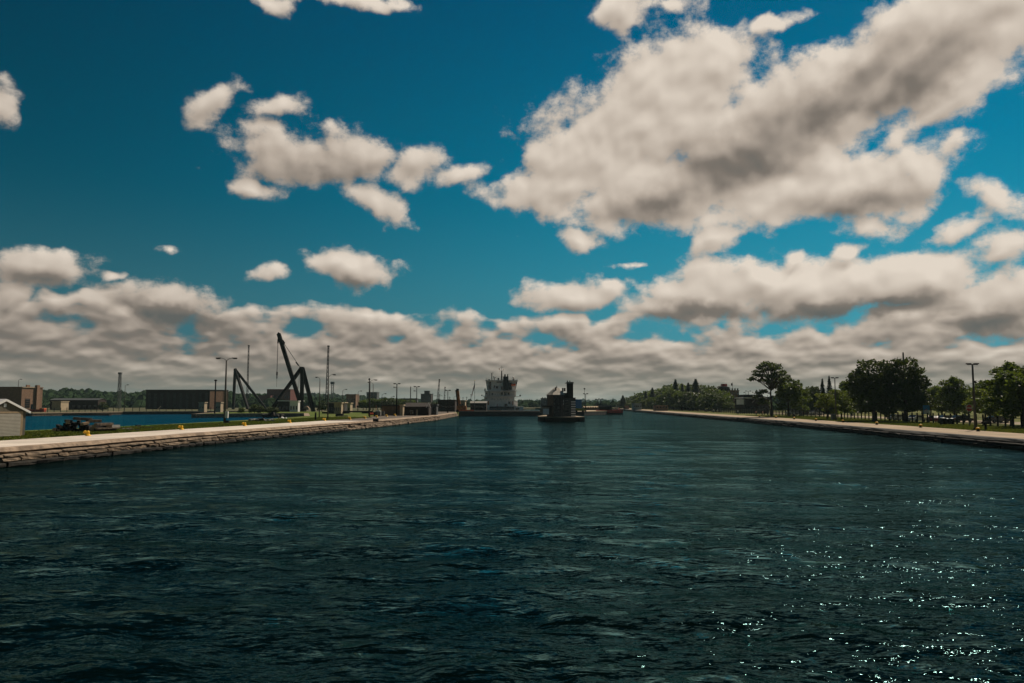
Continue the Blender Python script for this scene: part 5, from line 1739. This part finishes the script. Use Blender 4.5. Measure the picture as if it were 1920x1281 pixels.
# the dense grove behind the far part of the right quay, following its skyline
rg = random.Random(23)
prof = [(1150, 764), (1162, 752), (1175, 747), (1190, 745), (1205, 739), (1222, 733), (1236, 736), (1248, 724), (1266, 719), (1285, 723), (1303, 722), (1322, 727), (1340, 724), (1355, 734), (1368, 752), (1380, 758)]
gl = ['%s leafy tree from the left in the back row of the far right grove', '%s leafy tree from the left in the middle row of the far right grove', '%s leafy tree from the left in the low front row of the far right grove']
def top_at(px): return interp([(b_, a_) for a_, b_ in prof], px)
for row, (dy, sp, off, Yk) in enumerate([(0, 14.5, 95, 1.18), (7, 15, 55, 1.06), (15, 14, 22, 0.94)]):
    px = 1157.0 + row * 4
    ki = 0
    while px < 1368:
        Y = 620 - (px - 1150) * 1.33
        Y = Y * Yk
        tree(rg.choice(['far_a', 'far_a', 'far_b', 'lime']) if px > 1240 else rg.choice(['far_a', 'far_b']), gl[row] % ORD[ki], px, top_at(px) + dy * .9 - 4.5 + rg.uniform(-1.5, 2.0), Y, wide=rg.uniform(1.15, 1.5), group=['back row trees of the grove', 'middle row trees of the grove', 'front row trees of the grove'][row])
        px += sp * rg.uniform(.8, 1.15)
        ki += 1
for (px, py, w, l) in ((1267, 713, .62, 'dark pointed spruce left of centre on top of the grove'), (1305, 712.5, .8, 'broad dark pointed spruce rising highest on top of the grove'), (1291, 719, .6, 'small dark spruce just left of the broad one on the grove'),
                       (1280, 721, .5, 'tiny dark spruce between the others on the grove'), (1223.5, 728, .7, 'dark spruce tip at the left shoulder of the grove'), (1168, 742, .9, 'small dark spruce at the left end of the grove'), (1211, 734, .6, 'narrow dark spruce on the left slope of the grove')):
    tree('pine', l, px, py, 620 - (px - 1150) * 1.33, wide=w * 2.0)
for (px, py, Y, k, l) in ((1385, 768, 300, 'far_b', 'dark low tree below the brown tower building'), (1400, 762, 330, 'far_b', 'dark tree left of the crowd pavilion'), (1600, 755, 260, 'far_b', 'low dark tree behind the foot of the left maple'), (1660, 752, 270, 'far_b', 'low dark tree seen between the two maple trunks'),
                          (1700, 755, 290, 'far_b', 'low dark tree behind the right maple trunk')):
    tree(k, l, px, py, Y, wide=1.8)

# bushes on the middle pier and the left
rb = random.Random(4)
for i, (px, py, w, l) in enumerate([(478, 757, 1.6, 'round dark bush between the legs of the small derrick'), (489, 760, 1.4, 'low bush right of the small derrick leg'), (453, 764, 1.5, 'small green bush inside the small derrick'),
                                    (506, 762, 1.6, 'low dark bush left of the low white building'), (518, 764, 1.2, 'small bush in front of the low white building'), (604, 750, 1.2, 'dark round tree left of the lattice mast by the huts'),
                                    (194, 753, 1.3, 'dark bushy tree left of the radio tower')]):
    Y = 275 if i < 5 else (330 if i == 5 else 380)
    tree('far_b' if i != 2 else 'far_a', l, px, py, Y, z=LZ - .2, wide=w)
# trees round the town skyline on the left
for i in range(17):
    px = 682 + i * 6.3 + rb.uniform(-1.5, 1.5)
    if px > 775: break
    tree(rb.choice(['far_a', 'far_b', 'far_b']), ORD[i] + ' dark tree from the left in the row behind the long tan shed', px, 749.5 - 4.5 * math.exp(-((px - 735) / 14) ** 2) - 3 * math.exp(-((px - 700) / 12) ** 2) + rb.uniform(-1, 1), 420 + rb.uniform(-25, 25), z=LZ, wide=1.5, group='trees behind the long tan shed')
for i in range(9):
    px = 784 + i * 5.0
    tree('far_b', ORD[i] + ' dark low skyline tree from the left between tower and excavator arm', px, 754 + rb.uniform(-1, 1), 480, z=LZ, wide=1.6, group='low trees left of the excavator arm')


# ------------------------------------------------------------------ far wooded hills
def woods(name, label, Y0, Y1, prof_, n_, size, seed, z=0.0):
    """many crowns on rising ground; the skyline follows the profile"""
    rng = np.random.default_rng(seed)
    prof_ = sorted(prof_)
    xs = np.array([p[0] for p in prof_], float); ys = np.array([p[1] for p in prof_], float)
    u = rng.random(n_)
    Y = Y0 + (Y1 - Y0) * rng.random(n_)
    px = xs[0] + (xs[-1] - xs[0]) * u
    X = (px - 960) / F * Y
    htop = CAM_H + (757 - np.interp(px, xs, ys)) / F * Y1      # height of the skyline at the back
    f = (Y - Y0) / (Y1 - Y0)
    ztop = (6 + (htop - 6) * f ** .8) * (1 + rng.normal(size=n_) * .03) + rng.uniform(-2.0, 1.4, n_)
    # crown = a lumpy low ball of 24 facets
    V, Fc = [], []
    base = [(0, 0, 1), (0, 0, -1.2)]
    b = MB().lathe((0, 0, 0), [(.05, -1.1), (.8, -.75), (1.0, -.1), (.78, .55), (.3, .93)], 7)
    bv = np.array(b.v); bf = b.f
    for i in range(n_):
        s = size * rng.uniform(.6, 1.25)
        j = 1 + rng.normal(size=(len(bv), 1)) * .13
        p_ = bv * j * np.array([s, s, s * rng.uniform(.8, 1.1)]) + np.array([X[i], Y[i], ztop[i] - s])
        o = len(V)
        V += p_.tolist()
        Fc += [tuple(k + o for k in q) for q in bf]
    mb = MB(); mb.v = V; mb.f = Fc; mb.mi = [0] * len(Fc)
    o = kind(mb.build(name, M_hill), 'stuff')
    o['label'] = label; o['category'] = 'forest'
    # the slope under the trees
    g = MB()
    k = 24
    pts = []
    for i in range(k + 1):
        pxx = xs[0] + (xs[-1] - xs[0]) * i / k
        hh = CAM_H + (757 - np.interp(pxx, xs, ys)) / F * Y1
        pts.append(((pxx - 960) / F * Y0, Y0 - size, z), )
        pts.append(((pxx - 960) / F * Y1, Y1, max(z + 1, hh - size * 1.2)), )
        pts.append(((pxx - 960) / F * (Y1 * 1.15), Y1 * 1.15, z), )
    g.v = pts
    for i in range(k):
        a, b_ = 3 * i, 3 * i + 3
        g.f += [(a, b_, b_ + 1, a + 1), (a + 1, b_ + 1, b_ + 2, a + 2)]
        g.mi += [0, 0]
    kind(g.build('hill', M_hill), 'structure')


woods('woodland', 'dark wooded rise stretching along the horizon on the left', 640, 900, [(-420, 726), (-100, 728), (60, 731), (90, 729.5), (150, 729.5), (200, 733.5), (250, 735), (330, 737), (420, 737), (470, 739), (520, 741), (600, 745), (660, 750)], 1500, 8.0, 1)
woods('woodland', 'paler wooded hill behind the derricks and huts on the left', 1100, 1700, [(380, 742), (430, 739), (520, 738), (560, 736), (620, 738), (660, 741), (700, 744), (760, 748), (840, 751), (1000, 751)], 1200, 10.0, 2)
woods('woodland', 'distant blue green hills low on the horizon in the middle', 2600, 3600, [(700, 752), (900, 750.5), (980, 749), (1080, 749.5), (1180, 748.5), (1260, 748), (1500, 749), (1900, 748), (2400, 748)], 1300, 20.0, 3)
woods('woodland', 'far shore wood at the end of the channel', 700, 900, [(880, 754), (1000, 753), (1100, 754), (1160, 755), (1200, 752)], 300, 7.0, 5)
woods('woodland', 'wood far behind the trees of the right bank', 420, 620, [(1380, 748), (1500, 742), (1600, 736), (1700, 738), (1800, 740), (1900, 738), (2100, 735), (2500, 730)], 700, 7.0, 6, z=0.5)


# ------------------------------------------------------------------ right bank: fence, lamps, signs, bins, bollards, cars, people, buildings
def fence():
    off = 21.5
    t = thing('park_fence', 'long dark post and rail fence along the lawn of the right bank', 'fence', RQ(120, off))
    o0 = Vector(t.location)
    pmf = MB().box(-.10, .10, -.10, .10, -.1, 2.05).mesh('post', M_steel)
    y = 84.0
    pr = None
    k = 0
    while y < 340:
        q = RQ(y, off) - o0
        inst('post', pmf, t, q)
        if pr is not None:
            for hh in (.35, 1.1, 1.9) if y > 200 else (.45, 1.55):
                MB().bar(pr + Vector((0, 0, hh)), q + Vector((0, 0, hh)), .05, .07).build('rail', M_steel, t)
        pr = q
        y += 2.15 if y < 200 else 3.2
    k = MB()
    y = 205.0
    while y < 330:
        q = RQ(y, off) - o0
        k.box(q.x - .03, q.x + .03, q.y - .03, q.y + .03, .3, 1.95)
        y += .55
    kind(k.build('picket', M_grey, t), 'stuff')


fence()
tee_lamp('tall tee shaped lamp pole at the lawn edge near the right end', 1829.5, 806.5, 683.5, z=RZ, halfw=.78, r=.20)
tee_lamp('tee shaped lamp pole between the elm group and the dark maples', 1568, 789, 709, z=RZ, halfw=.75, r=.15)
post('utility_pole', 'tall bare pole rising above the top of the right maple', 1698.5, 782, 661, z=RZ, r=.28, cat='pole', m=M_pole)
street_lamp('small twin lamp near the white roofed pavilion', 1404, 774, 733, (-1, 1), z=RZ, armlen=.7, r=.12, rise=.4, headlen=.5, m=M_steel)
street_lamp('thinner lamp just left of the small twin lamp', 1399.5, 773, 735.5, (-1,), z=RZ, armlen=.6, r=.09, rise=.4, headlen=.4, m=M_steel)
street_lamp('lamp with a long curved arm behind the right lamp pole', 1857, 792, 714, (-1,), z=RZ, armlen=2.6, r=.10, rise=1.0, headlen=.5, m=M_grey)
post('gooseneck_post', 'thin blue white post at the left foot of the elm', 1440.5, 782, 741, z=RZ, r=.10, m=M_grey)

# stop sign
def stop_sign():
    Y = 126.0
    c = W(1817, 765.3, Y)
    t = thing('stop_sign', 'red octagonal STOP sign on a post behind the fence beside the right lamp', 'sign', (c.x, Y, RZ))
    h = c.z - RZ
    MB().box(-.04, .04, 0, .05, 0, h + .8).build('post', M_grey, t)
    R_ = .60
    oc = [(R_ * cos(pi / 8 + i * pi / 4), h + R_ * sin(pi / 8 + i * pi / 4)) for i in range(8)]
    MB().yprism(oc, -.03, -.01).build('border', M_white, t)
    oc2 = [(R_ * .92 * cos(pi / 8 + i * pi / 4), h + R_ * .92 * sin(pi / 8 + i * pi / 4)) for i in range(8)]
    MB().yprism(oc2, -.045, -.031).build('face', M_redp, t)
    cu = bpy.data.curves.new('lettering', 'FONT')
    cu.body = 'STOP'; cu.size = .47; cu.align_x = 'CENTER'; cu.align_y = 'CENTER'; cu.extrude = .004; cu.offset = .012
    tmp = bpy.data.objects.new('tmp', cu)
    COL.objects.link(tmp)
    dg = bpy.context.evaluated_depsgraph_get()
    me = bpy.data.meshes.new_from_object(tmp.evaluated_get(dg))
    bpy.data.objects.remove(tmp)
    me.name = 'lettering'
    me.materials.clear(); me.materials.append(M_white)
    inst('lettering', me, t, (0, -.052, h), (pi / 2, 0, 0))
    MB().box(-.16, .16, -.03, 0, h + .72, h + .9).build('small_plate', M_grey, t)


stop_sign()
Y = 150.0
c = W(1736.5, 768, Y)
t = thing('notice_board', 'blue picture board with an orange spot on two posts right of the maples', 'sign', (c.x, Y, RZ))
h = c.z - RZ
MB().box(-.62, -.52, -.05, .05, 0, h).box(.52, .62, -.05, .05, 0, h).build('post', M_grey, t)
MB().box(-.65, .65, -.08, -.02, h - .85, h + .85).build('board', M_blue, t)
MB().box(-.55, .55, -.10, -.081, h - .75, h - .1).build('white_print', mat('faded_white', (.35, .38, .42), .7), t)
MB().bar((-.4, -.115, h - .2), (.1, -.115, h + .1), .3, .02).build('orange_print', M_orange, t)

for (px, py, w_, hh, nm, l) in ((1768.5, 797, .55, 1.35, 'trash_bin', 'leftmost dark bin of three in front of the fence right of the blue board'), (1776, 796.5, .38, 1.2, 'trash_bin', 'narrow middle bin of three in front of the fence'), (1784.5, 797, .45, 1.25, 'trash_bin', 'right one of three bins in front of the fence')):
    t = thing(nm, l, 'bin', G(px, py, RZ))
    MB().lathe((0, 0, 0), [(w_ * .8, 0), (w_, .1), (w_, hh * .8), (w_ * .9, hh * .82)], 12).build('bin_body', M_steel, t)
    MB().lathe((0, 0, hh * .83), [(w_ * 1.02, 0), (w_ * .9, hh * .1), (w_ * .3, hh * .17)], 12).build('lid', mat('bin_green', (.015, .05, .035), .5), t)
t = thing('barbecue_grill', 'dark park grill on a single thick leg right of the tall lamp', 'grill', G(1848.5, 807.5, RZ))
MB().tube((0, 0, -.1), (0, 0, .95), .18, .16, 8).build('leg', M_steel, t)
MB().box(-.42, .42, -.3, .3, .95, 1.22).build('fire_box', M_steel, t)
MB().box(-.34, .34, -.34, .2, 1.225, 1.27).build('grate', M_steel, t)
t = thing('utility_cabinet', 'pale grey utility cabinet beside the tee lamp left of the maples', 'cabinet', G(1563, 788, RZ))
MB().box(-.48, .42, -.4, .4, 0, 1.45).build('body', mat('cabinet_grey', (.19, .21, .21), .6), t)
MB().box(-.38, .32, -.42, -.401, .12, 1.3).build('door', M_grey, t)
MB().box(-.52, .46, -.44, .44, 1.45, 1.5).build('lid', M_grey, t)
small('stone_monument', 'small round topped marker at the edge of the lawn left of the tee lamp', 'marker', 1489, 783.5, [('post', MB().box(-.3, .3, -.2, .2, 0, .55), M_steel), ('cap', MB().ball((0, 0, .75), .32, 8), M_steel)], z=RZ)

# right quay bollards
def bollard2():
    t = thing('quay_bollard', '', 'bollard')
    MB().lathe((0, 0, 0), [(.30, 0), (.26, .05), (.16, .12), (.15, .30), (.24, .36)], 12).build('stem', M_steel, t, True)
    MB().lathe((0, 0, .36), [(.26, 0), (.27, .10), (.16, .19), (.04, .21)], 12).build('cap', M_yellow, t, True)
    return t
b2 = bollard2()
l2 = ['quay bollard with a worn yellow cap in front of the tall right lamp', 'quay bollard with a worn yellow cap below the maples, right one', 'quay bollard with a worn yellow cap below the left maple', 'quay bollard with a worn yellow cap right of the tee lamp foot',
      'quay bollard with a worn yellow cap below the yellow green young trees', 'quay bollard below the broad low green tree', 'quay bollard below the tall elm', 'farthest visible quay bollard on the right bank pavement']
for i, (px, py) in enumerate([(1834, 809), (1726, 802), (1644, 796.7), (1581, 792.3), (1530, 789.3), (1489, 786.3), (1455, 784), (1424, 782)]):
    if i == 0:
        b2.location = G(px, py, RZ); b2['label'] = l2[0]; b2['group'] = 'yellow capped bollards on the right quay'
    else: clone(b2, G(px, py, RZ), 0, l2[i])


# parked cars behind the fence
def make_car(paint):
    t = thing('parked_car', '', 'car')
    side_ = [(-2.15, .35), (2.15, .35), (2.2, .62), (2.1, .82), (1.25, .92), (.65, 1.38), (-1.0, 1.42), (-1.75, 1.0), (-2.15, .95), (-2.2, .6)]
    MB().yprism(side_, -.85, .85).build('body', paint, t)
    for s in (-1, 1):
        y = s * .855
        MB().yprism([(1.1, .92), (.62, 1.32), (-.95, 1.36), (-1.45, 1.0)], min(y, y + s * .01), max(y, y + s * .01)).build('window', M_glass, t)
    MB().bar((1.28, 0, .96), (.70, 0, 1.38), 1.5, .03).build('windscreen', M_glass, t)
    MB().bar((-1.78, 0, 1.04), (-1.06, 0, 1.42), 1.5, .03).build('rear_window', M_glass, t)
    for x in (-1.35, 1.35):
        for s in (-1, 1):
            w = MB().tube((x, s * .68, .33), (x, s * .88, .33), .33, .33, 14).build('wheel', M_steel, t)
            MB().tube((x, s * .881, .33), (x, s * .90, .33), .20, .18, 10).build('rim', M_grey, w)
    for s in (-1, 1):
        MB().box(2.14, 2.2, s * .62 - .16, s * .62 + .16, .62, .76).build('headlight', M_white, t)
        MB().box(-2.2, -2.14, s * .66 - .14, s * .66 + .14, .68, .84).build('tail_light', M_redp, t)
    MB().box(2.16, 2.28, -.8, .8, .32, .52).build('bumper', M_steel, t)
    return t


cp_ = [mat('car_white', (.6, .6, .6), .3, .03, spec=.6), mat('car_dark', (.02, .022, .028), .25, .03, spec=.6), mat('car_silver', (.3, .31, .32), .3, .03, metal=.5), mat('car_blue', (.02, .05, .12), .3, .03, spec=.6), mat('car_red', (.22, .02, .02), .3, .03, spec=.6)]
cars = [(1683, 168, 36, 2, 'silver car parked between the two maple trunks behind the fence', .3), (1718, 158, 38, 0, 'white car parked just right of the right maple trunk', .5), (1748, 152, 38, 4, 'dark red car parked right of the blue picture board', 1.2),
        (1775, 158, 42, 3, 'dark blue car parked behind the three bins', .2), (1802, 154, 44, 1, 'dark car parked left of the stop sign post', .2), (1870, 150, 50, 1, 'dark car parked behind the fence near the right edge', .1),
        (1530, 250, 34, 0, 'white car parked under the trees left of the yellow green trees', .2), (1486, 260, 34, 2, 'silver car parked behind the fence right of the elm', .2), (1515, 262, 36, 4, 'red car parked behind the fence between the elm and the tee lamp', .2),
        (1345, 350, 34, 0, 'white car under the grove near the left of the tower building', .2), (1331, 360, 34, 1, 'dark car under the grove', .3)]
for px, Y, off, ci, l, rz in cars:
    t = make_car(cp_[ci])
    t.location = (W(px, 780, Y).x, Y, RZ + .012)
    t.rotation_euler = (0, 0, rz)
    t['label'] = l
    t['group'] = 'cars parked behind the fence of the right bank'


# people strolling behind the fence
def person(label, px, Y, shirt, trousers, face, step=.18, z=RZ):
    t = thing('person', label, 'person', (W(px, 770, Y).x, Y, z), face)
    J = [((0, 0, .95), .125), ((0, 0, 1.15), .12), ((0, 0, 1.38), .145), ((0, 0, 1.50), .055), ((0, .02, 1.60), .095), ((0, .02, 1.70), .085),
         ((.10, 0, .88), .095), ((.11, step, .48), .065), ((.11, step * .7, .08), .045), ((.11, step * .7 + .14, .03), .04),
         ((-.10, 0, .88), .095), ((-.11, -step * .3, .48), .065), ((-.11, -step * 1.4, .10), .045), ((-.11, -step * 1.4 + .13, .03), .04),
         ((.19, 0, 1.40), .06), ((.24, -step * .6, 1.13), .042), ((.23, step * .1, .90), .032), ((.22, step * .2, .80), .035),
         ((-.19, 0, 1.40), .06), ((-.24, step * .6, 1.13), .042), ((-.23, step * .9, .92), .032), ((-.22, step * 1.1, .83), .035)]
    E = [(0, 1), (1, 2), (2, 3), (3, 4), (4, 5), (0, 6), (6, 7), (7, 8), (8, 9), (0, 10), (10, 11), (11, 12), (12, 13), (2, 14), (14, 15), (15, 16), (16, 17), (2, 18), (18, 19), (19, 20), (20, 21)]
    me = bpy.data.meshes.new('body')
    me.from_pydata([j[0] for j in J], E, [])
    o = bpy.data.objects.new('body', me)
    COL.objects.link(o)
    o.parent = t
    md = o.modifiers.new('Skin', 'SKIN')
    sv = me.skin_vertices[0].data
    for i, (_, r_) in enumerate(J): sv[i].radius = (r_, r_)
    sv[0].use_root = True
    md.use_smooth_shade = True
    su = o.modifiers.new('Sub', 'SUBSURF'); su.levels = 1; su.render_levels = 1
    me.materials.append(mat('skin', (.35, .20, .13), .6))
    # clothes that follow the body
    MB().path([(0, 0, .93), (0, 0, 1.15), (0, 0, 1.40), (0, 0, 1.47)], [.165, .16, .19, .08], 12).path([(.17, 0, 1.40), (.245, -step * .5, 1.16)], [.085, .06], 8).path([(-.17, 0, 1.40), (-.245, step * .5, 1.16)], [.085, .06], 8).build('shirt', shirt, t, True)
    MB().path([(0, 0, .84), (0, 0, .97)], [.17, .165], 12).path([(.10, 0, .90), (.11, step, .48), (.11, step * .7, .12)], [.115, .085, .065], 8).path([(-.10, 0, .90), (-.11, -step * .3, .48), (-.11, -step * 1.4, .13)], [.115, .085, .065], 8).build('trousers', trousers, t, True)
    MB().ball((0, .0, 1.67), .115, 8).build('hair', M_bark, t, True)


cl = [mat('shirt_pink', (.55, .28, .24), .9), mat('shirt_white', (.65, .63, .6), .9), mat('shirt_dark', (.04, .05, .07), .9), mat('trousers_dark', (.03, .035, .06), .9), mat('shorts_tan', (.3, .24, .16), .9)]
for i, (px, Y, a, b_, f, l) in enumerate([(1417.5, 232, 0, 3, .4, 'person in a pink shirt standing left of the elm trunk'), (1430, 230, 0, 4, 1.2, 'person in pink top and tan trousers just left of the elm trunk'), (1383.5, 262, 1, 3, 2, 'person in a white shirt below the brown tower building'),
                                            (1345.5, 300, 1, 4, 1, 'person in a white shirt walking under the grove'), (1338, 310, 1, 3, .2, 'second person in white under the grove, farther left'), (1502, 232, 2, 3, 2.4, 'person in a dark shirt behind the fence right of the elm')]):
    person(l, px, Y, cl[a], cl[b_], f)

# buildings of the right bank
building('tower_building', 'tall brown brick building above the right end of the grove', 1366, 1386, 733, 430, 14, M_brick, z=RZ, wins=(4, 5, .9, 1.2, 2.5, 12), side_wins=None)
t, hw, h = building('tower_building', 'dark stair tower with a raised top left of the tall brown building', 1353, 1368, 727, 425, 7, M_dbrick, z=RZ, wins=(3, 4, .6, .9, 3, 11))
MB().box(-hw * .5, hw * .6, 1, 5, h + .36, h + 2.2).build('plant_room', M_redp, t)
MB().box(-hw * .7, hw * .8, .4, 6, h + .351, h + .6).build('white_band', M_white, t)
post('flag_post', 'thin flag post on the roof of the tall brown building', 1374, 733, 717, z=RZ) if False else None
t = thing('flag_pole', 'thin pole with a small dark flag above the tall brown building', 'flag', (W(1374, 740, 428).x, 428, RZ))
hh = W(1374, 717, 428).z - RZ
MB().tube((0, 0, 0), (0, 0, hh), .12, .07, 6).build('pole', M_grey, t)
MB().box(-.9, -.08, -.02, .02, hh - 1.9, hh - .5).build('flag_cloth', M_dbrick, t)
t, hw, h = building('visitor_pavilion', 'long pavilion with a white fascia and dark roof left of the elm', 1395, 1442, 747, 300, 12, M_dbrick, z=RZ, roof=M_white, wins=(8, 1, 1.0, 1.5, 2, 2))
MB().box(-hw + .5, hw * .6, 1, 10, h + .36, h + 1.5).build('upper_roof', M_steel, t)
MB().box(-hw * 1.25, -hw * .9, 0, 6, h - 2.5, h - .4).build('canopy', M_white, t)
for i in range(4): MB().bar((-hw * .5 + i * 2.2, -2.5, h - 1.8), (-hw * .5 + i * 2.2 + 1.8, -.1, h - .5), .1, .1).build('stair_rail', M_grey, t)
building('grand_stand', 'grey terrace building with railings under the trees right of the elm', 1497, 1534, 757, 270, 8, M_bluegrey, z=RZ, wins=(7, 1, .8, 1.0, 1.8, 1.8))
t = thing('scaffold_frame', 'white open frame standing on the terrace building left of the spruces', 'frame', (W(1524, 757, 268).x, 268, W(1524, 757, 268).z))
b = MB()
for x in (-1.8, -.2, 1.8): b.box(x - .06, x + .06, -.06, .06, -5.5, 1.7)
b.box(-1.85, 1.85, -.06, .06, 1.7, 1.82).box(-1.85, 1.85, -.06, .06, .2, .3)
b.build('frame', M_slate, t)
building('brick_building', 'low red building seen between the elm and the tee lamp', 1508, 1522, 762, 266, 5, M_red, z=RZ, wins=(3, 1, .7, .9, 1.6, 1.6))
building('long_shed', 'bluish low building under the left half of the grove', 1188, 1203, 757.5, 470, 8, mat('pale_bluegreen', (.22, .28, .28), .8), z=RZ, wins=(4, 1, .9, .7, 2.2, 2.2))
building('brick_building', 'reddish low building at the foot of the grove', 1230, 1252, 762, 400, 8, M_brick, z=RZ, wins=(4, 1, .9, 1.0, 2.0, 2.0))
building('hut', 'small brown hut at the left end of the right quay', 1171, 1179, 762, 540, 6, M_brick, z=RZ, cat='hut')
t = thing('pennant_line', 'thin overhead wire running from the right lamp towards the maples', 'wire', W(1829, 717, 112))
o0 = Vector(t.location)
e = W(1742, 713, 175) - o0
pts = [Vector((0, 0, 0)) + e * (i / 8) - Vector((0, 0, 1.2 * sin(pi * i / 8))) for i in range(9)]
MB().path(pts, .022, 4).build('wire', M_steel, t)
MB().box(-.1, .1, -.1, .1, -.1, .1).build('clamp', M_steel, t)


# ------------------------------------------------------------------ grass blades on the near lawns
def tufts(name, label, fn, y0, y1, o0, o1, z, n_, seed, m):
    rng = np.random.default_rng(seed)
    yy = y0 + (y1 - y0) * rng.random(n_) ** 1.3
    oo = o0 + (o1 - o0) * rng.random(n_)
    X = np.array([fn(a, b).x for a, b in zip(yy, oo)])
    P = np.stack([X, yy, np.full(n_, z)], 1)
    a = rng.random(n_) * 6.283
    s = rng.uniform(.05, .14, n_)[:, None]
    h_ = rng.uniform(.06, .22, n_)[:, None]
    d = np.stack([np.cos(a), np.sin(a), 0 * a], 1)
    top_ = P + np.array([0, 0, 1.0]) * h_ + d[:, [1, 0, 2]] * .05
    V = np.stack([P - d * s, P + d * s, top_ + d * s * .4, top_ - d * s * .6], 1).reshape(-1, 3)
    me = leaf_mesh(name, V, m)
    o = bpy.data.objects.new(name, me)
    COL.objects.link(o)
    kind(o, 'stuff')
    o['label'] = label; o['category'] = 'grass'


M_blade = leaf_mat('grass_blades', (0.045, 0.085, 0.010), (0.16, 0.15, 0.03), 0.3, 0.1)
tufts('grass', 'green grass between the pale path and the small basin', LQ, 62, 190, 9.25, 22, LZ, 42000, 2, M_blade)
tufts('grass', 'dry green grass between the right pavement and the fence', RQ, 86, 240, 10.05, 24, RZ, 42000, 3, M_blade)


# ------------------------------------------------------------------ the air: everything stands in thin haze
hm = bpy.data.materials.new('haze_air')
hm.use_nodes = True
ht = hm.node_tree
ht.nodes.clear()
pv = ht.nodes.new('ShaderNodeVolumePrincipled')
pv.inputs['Color'].default_value = (0.62, 0.88, 0.92, 1)
pv.inputs['Density'].default_value = 0.00006
pv.inputs['Anisotropy'].default_value = 0.2
ho = ht.nodes.new('ShaderNodeOutputMaterial')
ht.links.new(pv.outputs[0], ho.inputs['Volume'])
kind(MB().box(-7200, 7200, -470, 7000, -3.6, 75).build('haze', hm), 'stuff')
